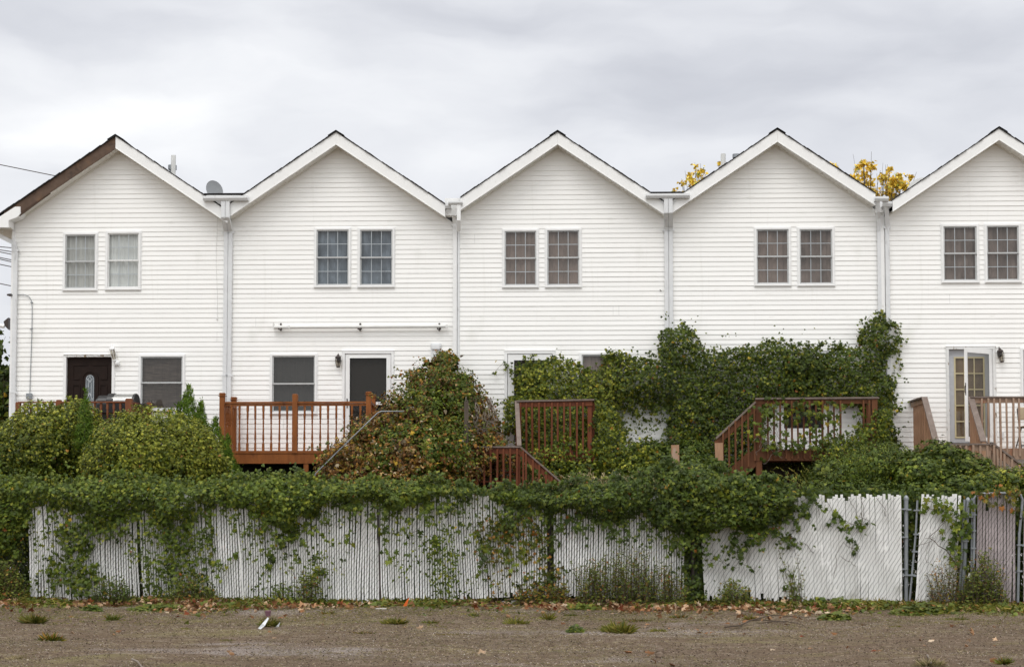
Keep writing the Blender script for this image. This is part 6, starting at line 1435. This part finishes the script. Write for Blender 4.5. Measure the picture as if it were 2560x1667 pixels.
tuft('thin spread of hay left of the pale heap', 2200, 1640, 160, .03, 260, 'dry')
tuft('thin straw patch at the bottom centre right', 1980, 1660, 150, .03, 260, 'dry')
for (x, y, wd, h, n, pal, lab) in ((820,1530,60,.09,120,'mixed','faint rusty tuft between the orange scrap and the litter'),(470,1568,50,.05,110,'tuft','thin flat tuft left of the litter, in the open lot'),(905,1575,120,.04,260,'mixed','long flat reddish weed patch left of centre'),(1140,1578,200,.04,380,'mixed','longest flat reddish weed patch in the middle of the lot'),(1185,1535,40,.10,100,'weed','small upright tuft below the column of vine'),(1640,1570,90,.07,220,'tuft','tuft trailing right of the large green tuft'),(1690,1540,70,.08,170,'mixed','rusty tuft below the wide fence gap'),(1430,1530,70,.07,170,'weed','grey-green tuft above the leafy round weed'),(2240,1560,60,.04,110,'tuft','faint green tuft in the open lot at right'),(2390,1545,110,.06,230,'tuft','low grassy fringe below the tilted gate'),(560,1590,90,.03,160,'tuft','faint flat grass patch near the bottom left')):
    tuft(lab, x, y, wd, h, n, pal)
groundpatch('leafy round green weed in the middle of the lot', 1438, 1572, 42, .10, 160, 'vine', (.03,.06))
groundpatch('low clover like plants at the left fence foot', 230, 1518, 45, .10, 130, 'vine', (.04,.08))
for x, wd, lab in ((395,140,'flat grey-green plants left of the leaning pole'),(575,40,'small green plant by the leaning pole'),(950,70,'large leaved plant near the orange scrap'),(1455,90,'flat light green plants before the tall weeds'),(1700,80,'green plants before the wide gap'),(2045,60,'dark broad leaved plant below the wide white panel'),(2110,110,'dense low green plants below the wide white panel'),(2085,70,'single flat leafy plant out in the lot below the white panel'),(2310,150,'low green plants below the tilted gate'),(2480,130,'grey-green plants below the pinkish gate')):
    y = {2085:1540, 2310:1528, 2480:1512, 2110:1517, 2045:1515}.get(x, 1514)
    groundpatch(lab, x, y, wd, .17 if x > 2000 and y < 1535 else .09, int(wd*4), 'weed' if x != 2045 else 'vine', (.05,.11))

# leaf litter, straw and grit: beyond counting
def scatter(name, label, cat, n, fn, size, pal, shape, m='leaf_dry', tilt=.35, h=.01, mult=1.0, fold=.35):
    t = Thing(name, label, cat, WF, 0, -25); t.o['kind'] = 'stuff'; gx, gy = fn(n); n = len(gx)
    P = np.stack([gx, -gy, gz(gx, gy)+h*RNG.random(n)+.004], 1)
    o = put_leaves(t, name+'_pieces', P, np.array([0,0,1.])+rnd(n)*tilt, rnd(n)*np.array([1,1,.1]), RNG.uniform(size[0], size[1], n), colours(pal, n, P, 3)*mult, shape, m, fold=fold); o['kind'] = 'stuff'
def fenceY(X): return 28.4-.105*X
def band(n):
    X = RNG.uniform(-11, 11, n*3); d = RNG.exponential(1, n*3)*(.12+.75*vnoise(X*.8, 0, 5, 8)**1.5)-.25; k = vnoise(X*.9, 0, 0, 3)*.75+.25*vnoise(X*3, 0, 0, 4)
    ok = RNG.random(n*3) < np.clip((k-.30)*2.6, .12, 1); X, d = X[ok][:n], d[ok][:n]; return X, fenceY(X)-d-.1
scatter('leaf_litter', 'brown fallen leaves drifted along the foot of the fence', 'fallen leaves', 13000, band, (.05,.12), 'litter', LOBED, tilt=.7, h=.07, fold=.6)
def wband(n):
    X = RNG.uniform(-11, 11, n*3); d = RNG.exponential(1, n*3)*(.08+.8*vnoise(X*.9, 0, 5, 9)**1.5)+np.where(X > 3.2, .12, -.08); k = vnoise(X*1.3, 0, 0, 43)*.6+.4*vnoise(X*4, d*3, 0, 44); ok = RNG.random(n*3) < np.clip((k-.36)*3.5, .05, 1); return X[ok][:n], fenceY(X[ok][:n])-d[ok][:n]-.05
scatter('ground_cover', 'low green ground cover straggling along the foot of the fence', 'ground cover', 8000, wband, (.04,.10), 'weed', HEART, 'leaf', tilt=.8, h=.10, mult=1.0)
scatter('rough_grass', 'rough grass along the foot of the fence', 'grass', 11000, lambda n: wband(n), (.05,.16), 'tuft', GRASS, 'needle', tilt=1.5, h=.10)
def lotleaf(n): 
    Y = RNG.uniform(15, 28.5, n); X = RNG.uniform(-.36, .36, n)*Y; k = vnoise(X*.6, Y*.9, 0, 13) > .52; return X[k], Y[k]
scatter('fallen_leaves', 'single fallen leaves scattered over the lot', 'fallen leaves', 420, lotleaf, (.05,.12), 'litter', LOBED, tilt=.5, h=.02, fold=.6)
def lot(n):
    Y = 14+15*RNG.random(n)**.8; X = RNG.uniform(-.36, .36, n)*Y; return X, Y
def lotp(n):
    Y = 14+15*RNG.random(n)**.8; X = RNG.uniform(-.36, .36, n)*Y
    k = .5*vnoise(X*.5, Y*1.1, 0, 31)+.3*vnoise(X*1.6, Y*3.5, 0, 32)+.2*vnoise(X*6, Y*9, 0, 33); ok = RNG.random(n) < np.clip((k-.38)*4.5, .03, 1); return X[ok], Y[ok]
scatter('straw', 'dry straw and wood chips strewn over the lot', 'straw', 90000, lotp, (.02,.10), 'dry', BLADE, tilt=.25, h=.008, mult=.70)
scatter('grit', 'pale gravel grit over the lot', 'gravel', 110000, lotp, (.008,.020), 'grit', OVAL, tilt=.5, h=.006, mult=.85)
scatter('bark_mulch', 'dark bark chips over the lot', 'mulch', 90000, lot, (.010,.030), 'mulch', OVAL, tilt=.4, h=.006, mult=1.5)
def lot2(n):
    Y = 14+15*RNG.random(n)**.8; X = RNG.uniform(-.36, .36, n)*Y; k = vnoise(X*.8, Y*1.6, 0, 23)*.4+.2*vnoise(X*3, Y*5, 0, 24)+.4*np.clip((Y-21)/6,0,1) > .585; return X[k], Y[k]
scatter('short_grass', 'patchy short grass in the lot', 'grass', 60000, lot2, (.025,.06), 'tuft', GRASS, 'needle', tilt=1.3, h=.012)

# litter and odd things in the lot
def small(name, label, cat, x, y, fn, m, part):
    X, Y_ = gpt(x, y); t = Thing(name, label, cat, WF, X, -Y_, z0=float(gz(X, Y_))); b = MB(); fn(b, X, -Y_, float(gz(X, Y_))); t.part(part, b, m)
def paper(b, u, v, z):
    b.add([(u-.08,v,z+.01),(u-.02,v+.03,z+.08),(u+.05,v,z+.16),(u+.065,v,z+.145),(u+.02,v+.05,z+.05),(u-.04,v+.04,z+.0)], [(0,1,4,5),(1,2,3,4)]); b.add([(u+.12,v,z+.0),(u+.20,v,z+.03),(u+.22,v,z+.10),(u+.17,v+.03,z+.04)], [(0,1,2,3)])
small('litter', 'crumpled strip of white plastic stuck in a grass tuft', 'litter', 660, 1566, paper, mat('white_plastic', (.70,.73,.76), (.6,.62,.65), 9, .4), 'strip')
small('litter', 'small faded purple cup on its side near the fence', 'litter', 670, 1530, lambda b, u, v, z: b.lathe(u, v, [(.035,z),(.05,z+.08),(.045,z+.09)], 10), mat('faded_purple', (.20,.10,.13), (.14,.07,.09), 9, .5), 'cup')
small('litter', 'bright orange plastic scrap at the fence foot', 'litter', 1013, 1512, lambda b, u, v, z: b.prism([(u-.05,z),(u+.02,z+.0),(u+.07,z+.16),(u+.03,z+.12),(u-.01,z+.06)][::1], v, v+.02), mat('orange_plastic', (.75,.15,.03), (.6,.11,.02), 9, .4), 'scrap')
small('litter', 'flat white paper scrap at the fence foot', 'litter', 955, 1520, lambda b, u, v, z: b.box(u-.10, u+.07, v-.03, v+.03, z+.004, z+.016), mat('white_paper', (.70,.68,.64), (.6,.58,.55), 9, .8), 'scrap')
def rock(r):
    def f(b, u, v, z):
        n = 9
        b.lathe(u, v, [(r*.75,z-.01),(r,z+r*.35),(r*.85,z+r*.9),(r*.4,z+r*1.2)], n); b.v = [(p[0]+random.uniform(-.15,.15)*r, p[1]+random.uniform(-.15,.15)*r, p[2]+random.uniform(-.1,.1)*r) for p in b.v]
    return f
stone = mat('brown_stone', (.20,.15,.11), (.11,.08,.06), 14, .9, .5)
small('stone', 'upper of two small brown stones in the lot', 'stone', 1651, 1622, rock(.045), stone, 'body'); small('stone', 'lower of two small brown stones in the lot', 'stone', 1650, 1636, rock(.05), stone, 'body')
small('concrete_slab', 'pale broken concrete slab half buried by the fence', 'slab', 1345, 1506, lambda b, u, v, z: b.add([(u-.65,v+.05,z+.03),(u-.2,v+.14,z+.035),(u+.55,v+.02,z+.05),(u+.6,v-.3,z+.06),(u-.5,v-.3,z+.05),(u-.65,v+.05,z-.05),(u-.2,v+.14,z-.05),(u+.55,v+.02,z-.05)], [(0,1,2,3,4),(0,5,6,1),(1,6,7,2)]), mat('concrete', (.36,.35,.33), (.27,.26,.25), 14, .9, .3), 'body')
def branch(name, label, pts, r, m='stem'):
    P = []; 
    for x, y in pts: X, Y_ = gpt(x, y); P.append((X, -Y_, float(gz(X, Y_))+.02+random.uniform(0,.03)))
    t = Thing(name, label, 'branch', WF, P[0][0], P[0][1]); b = MB(); b.tube(P, [r*(1-.6*i/len(P)) for i in range(len(P))], 6); o = t.part('limb', b, M[m]); return t, P
t, P = branch('branch', 'long fallen branch lying across the lot at right', [(1812,1564),(1850,1558),(1875,1552),(1905,1549),(1940,1549),(1965,1549),(1990,1552),(2010,1558)], .011)
b = MB(); q = P[2]; b.tube([q, (q[0]+.35, q[1]-.25, q[2]+.06), (q[0]+.9, q[1]-.35, q[2]+.02)], [.012,.008,.004], 5); q = P[5]; b.tube([q, (q[0]-.25, q[1]+.3, q[2]+.02), (q[0]-.5, q[1]+.45, q[2])], [.01,.007,.004], 5); t.part('side_twig', b, M['stem'])
branch('stick', 'pale bent stick at the bottom left', [(330,1645),(345,1652),(362,1663)], .012, 'twig')
branch('stick', 'short grey stick at the bottom right of centre', [(2318,1640),(2326,1650),(2328,1658)], .012, 'twig')
branch('stick', 'dark slanted stick leaning on the wide white panel foot', [(2070,1500),(2085,1510),(2110,1520)], .03, 'stem')

# ------------------------------------------------------------------ trees behind the houses
def tree(label, px, Y, ztop, clumps, seed, pal='yellow', size=(.07,.115), trunk_r=.22, per=130, name='tree', grp=None, cr=.42, shape=HEART):
    """clumps: (px,py) leaf clusters of the upper crown at distance Y"""
    rs = random.Random(seed); u = WF.u(px, -Y, 600); t = Thing(name, label, 'tree', WF, u, -Y, grp)
    fork = ztop*.5; b = MB(); b.tube([(u, -Y, 0), (u+.1, -Y, fork*.5), (u, -Y, fork)], [trunk_r, trunk_r*.8, trunk_r*.65], 9)
    C_ = []
    for (x, y, s) in clumps: q = WF.px(x, y, -Y); C_.append((q[0], -Y+rs.uniform(-1.6,1.6), q[1], s))
    lo = max(c[2] for c in C_)-1.2
    for i in range(26):   # lower crown, hidden by the roofs from here
        a = rs.uniform(0, 6.28); rr = rs.uniform(.5, 2.6); C_.append((u+rr*math.cos(a), -Y+rr*math.sin(a), rs.uniform(fork*1.05, lo-.4), 1.5))
    P = []; lm = MB()
    for (x, v, z, s) in C_:
        k = (x*.35+u*.65, v*.35-Y*.65, fork+(z-fork)*.45); lm.tube([(u, -Y, fork*.92), k, (x, v, z)], [.07, .035, .008], 5, False)
        for j in range(int(3*s)+1): lm.tube([((x+k[0])/2, (v+k[1])/2, (z+k[2])/2), (x+rs.gauss(0,.3)*s, v+rs.gauss(0,.3)*s, z+rs.gauss(.1,.3)*s)], [.012, .004], 4, False)
        m = int(per*s*1.9); P.append(np.array([x, v, z])+RNG.normal(0, 1, (m,3))*np.array([cr, cr, cr*.9])*s*.62*(RNG.random((m,1))*.6+.4))
    t.part('trunk', b, M['bark']); t.part('limb', lm, M['bark'])
    P = np.concatenate(P); n = len(P); put_leaves(t, 'crown', P, np.array([0,.4,.5])+rnd(n)*.7, np.array([0,0,-.8])+rnd(n)*.5, RNG.uniform(size[0], size[1], n), colours(pal, n, P, 5, .3), shape)
random.seed(5)
cl = [(1755,414,.35),(1752,435,.45),(1738,450,.4),(1722,445,.4),(1735,470,.6),(1715,480,.5),(1752,460,.5),(1700,474,.35),(1692,465,.2),(1765,438,.35),(1783,433,.2),(1708,485,.5),(1745,480,.7),(1740,412,.15),(1760,475,.6)]
tree('yellow leaved tree top showing left of the fourth gable', 1745, 52, 11.9, cl, 3, grp='yellow trees behind the roofs', per=42)
cl = []
for (x, y, s) in [(2092,402,.45),(2104,420,.5),(2088,415,.4),(2106,398,.3),(2110,430,.45),(2150,412,.45),(2135,430,.6),(2160,432,.6),(2145,450,.8),(2170,450,.6),(2128,445,.6),(2160,470,.9),(2190,440,.5),(2198,455,.5),(2190,475,.8),(2185,465,.7),(2205,440,.3),(2215,470,.7),(2230,455,.5),(2240,445,.45),(2250,440,.3),(2245,465,.6),(2262,455,.35),(2225,480,.9),(2240,485,.8),(2258,475,.4),(2180,490,.9),(2210,490,.9)]: cl.append((x, y, s))
tree('fuller yellow leaved tree between the fourth and fifth roof', 2170, 50, 11.6, cl, 4, grp='yellow trees behind the roofs', per=62, cr=.27)
cl = [(12,905,.5),(20,880,.4),(8,930,.7),(22,950,.6),(5,960,.8),(18,985,.8),(4,1000,.9),(22,1020,.9),(10,1045,.9),(14,840,.3),(22,845,.2),(-30,900,.9),(-60,950,1.0),(-40,850,.6),(-20,1010,1)]
tree('dark leaved tree beyond the left corner of the first house', -10, 44, 6.2, cl, 6, 'vine_dark', (.10,.18), .14, 110, cr=.5)

# utility pole and wires at the far left
def wires():
    Y = 60; x, z = WF.px(46, 800, -Y); t = Thing('utility_pole', 'dark utility pole with a pale lamp arm just past the left house corner', 'utility pole', WF, x, -Y)
    b = MB(); b.tube([(x, -Y, 0), (x, -Y, z+.35)], [.18, .12], 8); t.part('pole', b, M['bare'])
    b = MB(); P = [WF.px(a, c, -Y+.0) for a, c in ((15,806),(27,796),(27,826),(19,818))]; b.prism(P, -Y-.2, -Y+.3); t.part('transformer', b, M['bronze'])
    b = MB(); b.tube([(WF.px(17,818,-Y)[0], -Y+.3, WF.px(17,818,-Y)[1]), (WF.px(-60,806,-Y)[0], -Y+.3, WF.px(-60,806,-Y)[1])], .07, 7); t.part('lamp_arm', b, M['trim'])
    for i, (y0, y1, lab) in enumerate(((412,440,'lone wire running down behind the first gable'),(617,620,'top wire of the bundle at the left edge'),(625,630,'second wire of the bundle at the left edge'),(630,637,'third wire of the bundle at the left edge'),(644,651,'fourth wire of the bundle at the left edge'),(648,656,'fifth wire of the bundle at the left edge'),(661,668,'sixth wire of the bundle at the left edge'),(709,716,'lowest thin wire beyond the left house corner'))):
        x1 = 138 if i == 0 else 34; Yw = 46
        a = WF.px(-40, y0-(y1-y0)*40/x1-(0 if i else 0), -Yw); c = WF.px(x1, y1, -Yw); e = (c[0]+(c[0]-a[0])*.6, c[1]+(c[1]-a[1])*.55)
        w_ = Thing('power_line', lab, 'wire', WF, a[0], -Yw, 'overhead wires'); b = MB(); b.tube([(a[0]-3, -Yw, a[1]+.35), (a[0], -Yw, a[1]), (c[0], -Yw, c[1]), (e[0], -Yw, e[1])], .012, 4); w_.part('cable', b, M['bronze'])
wires()
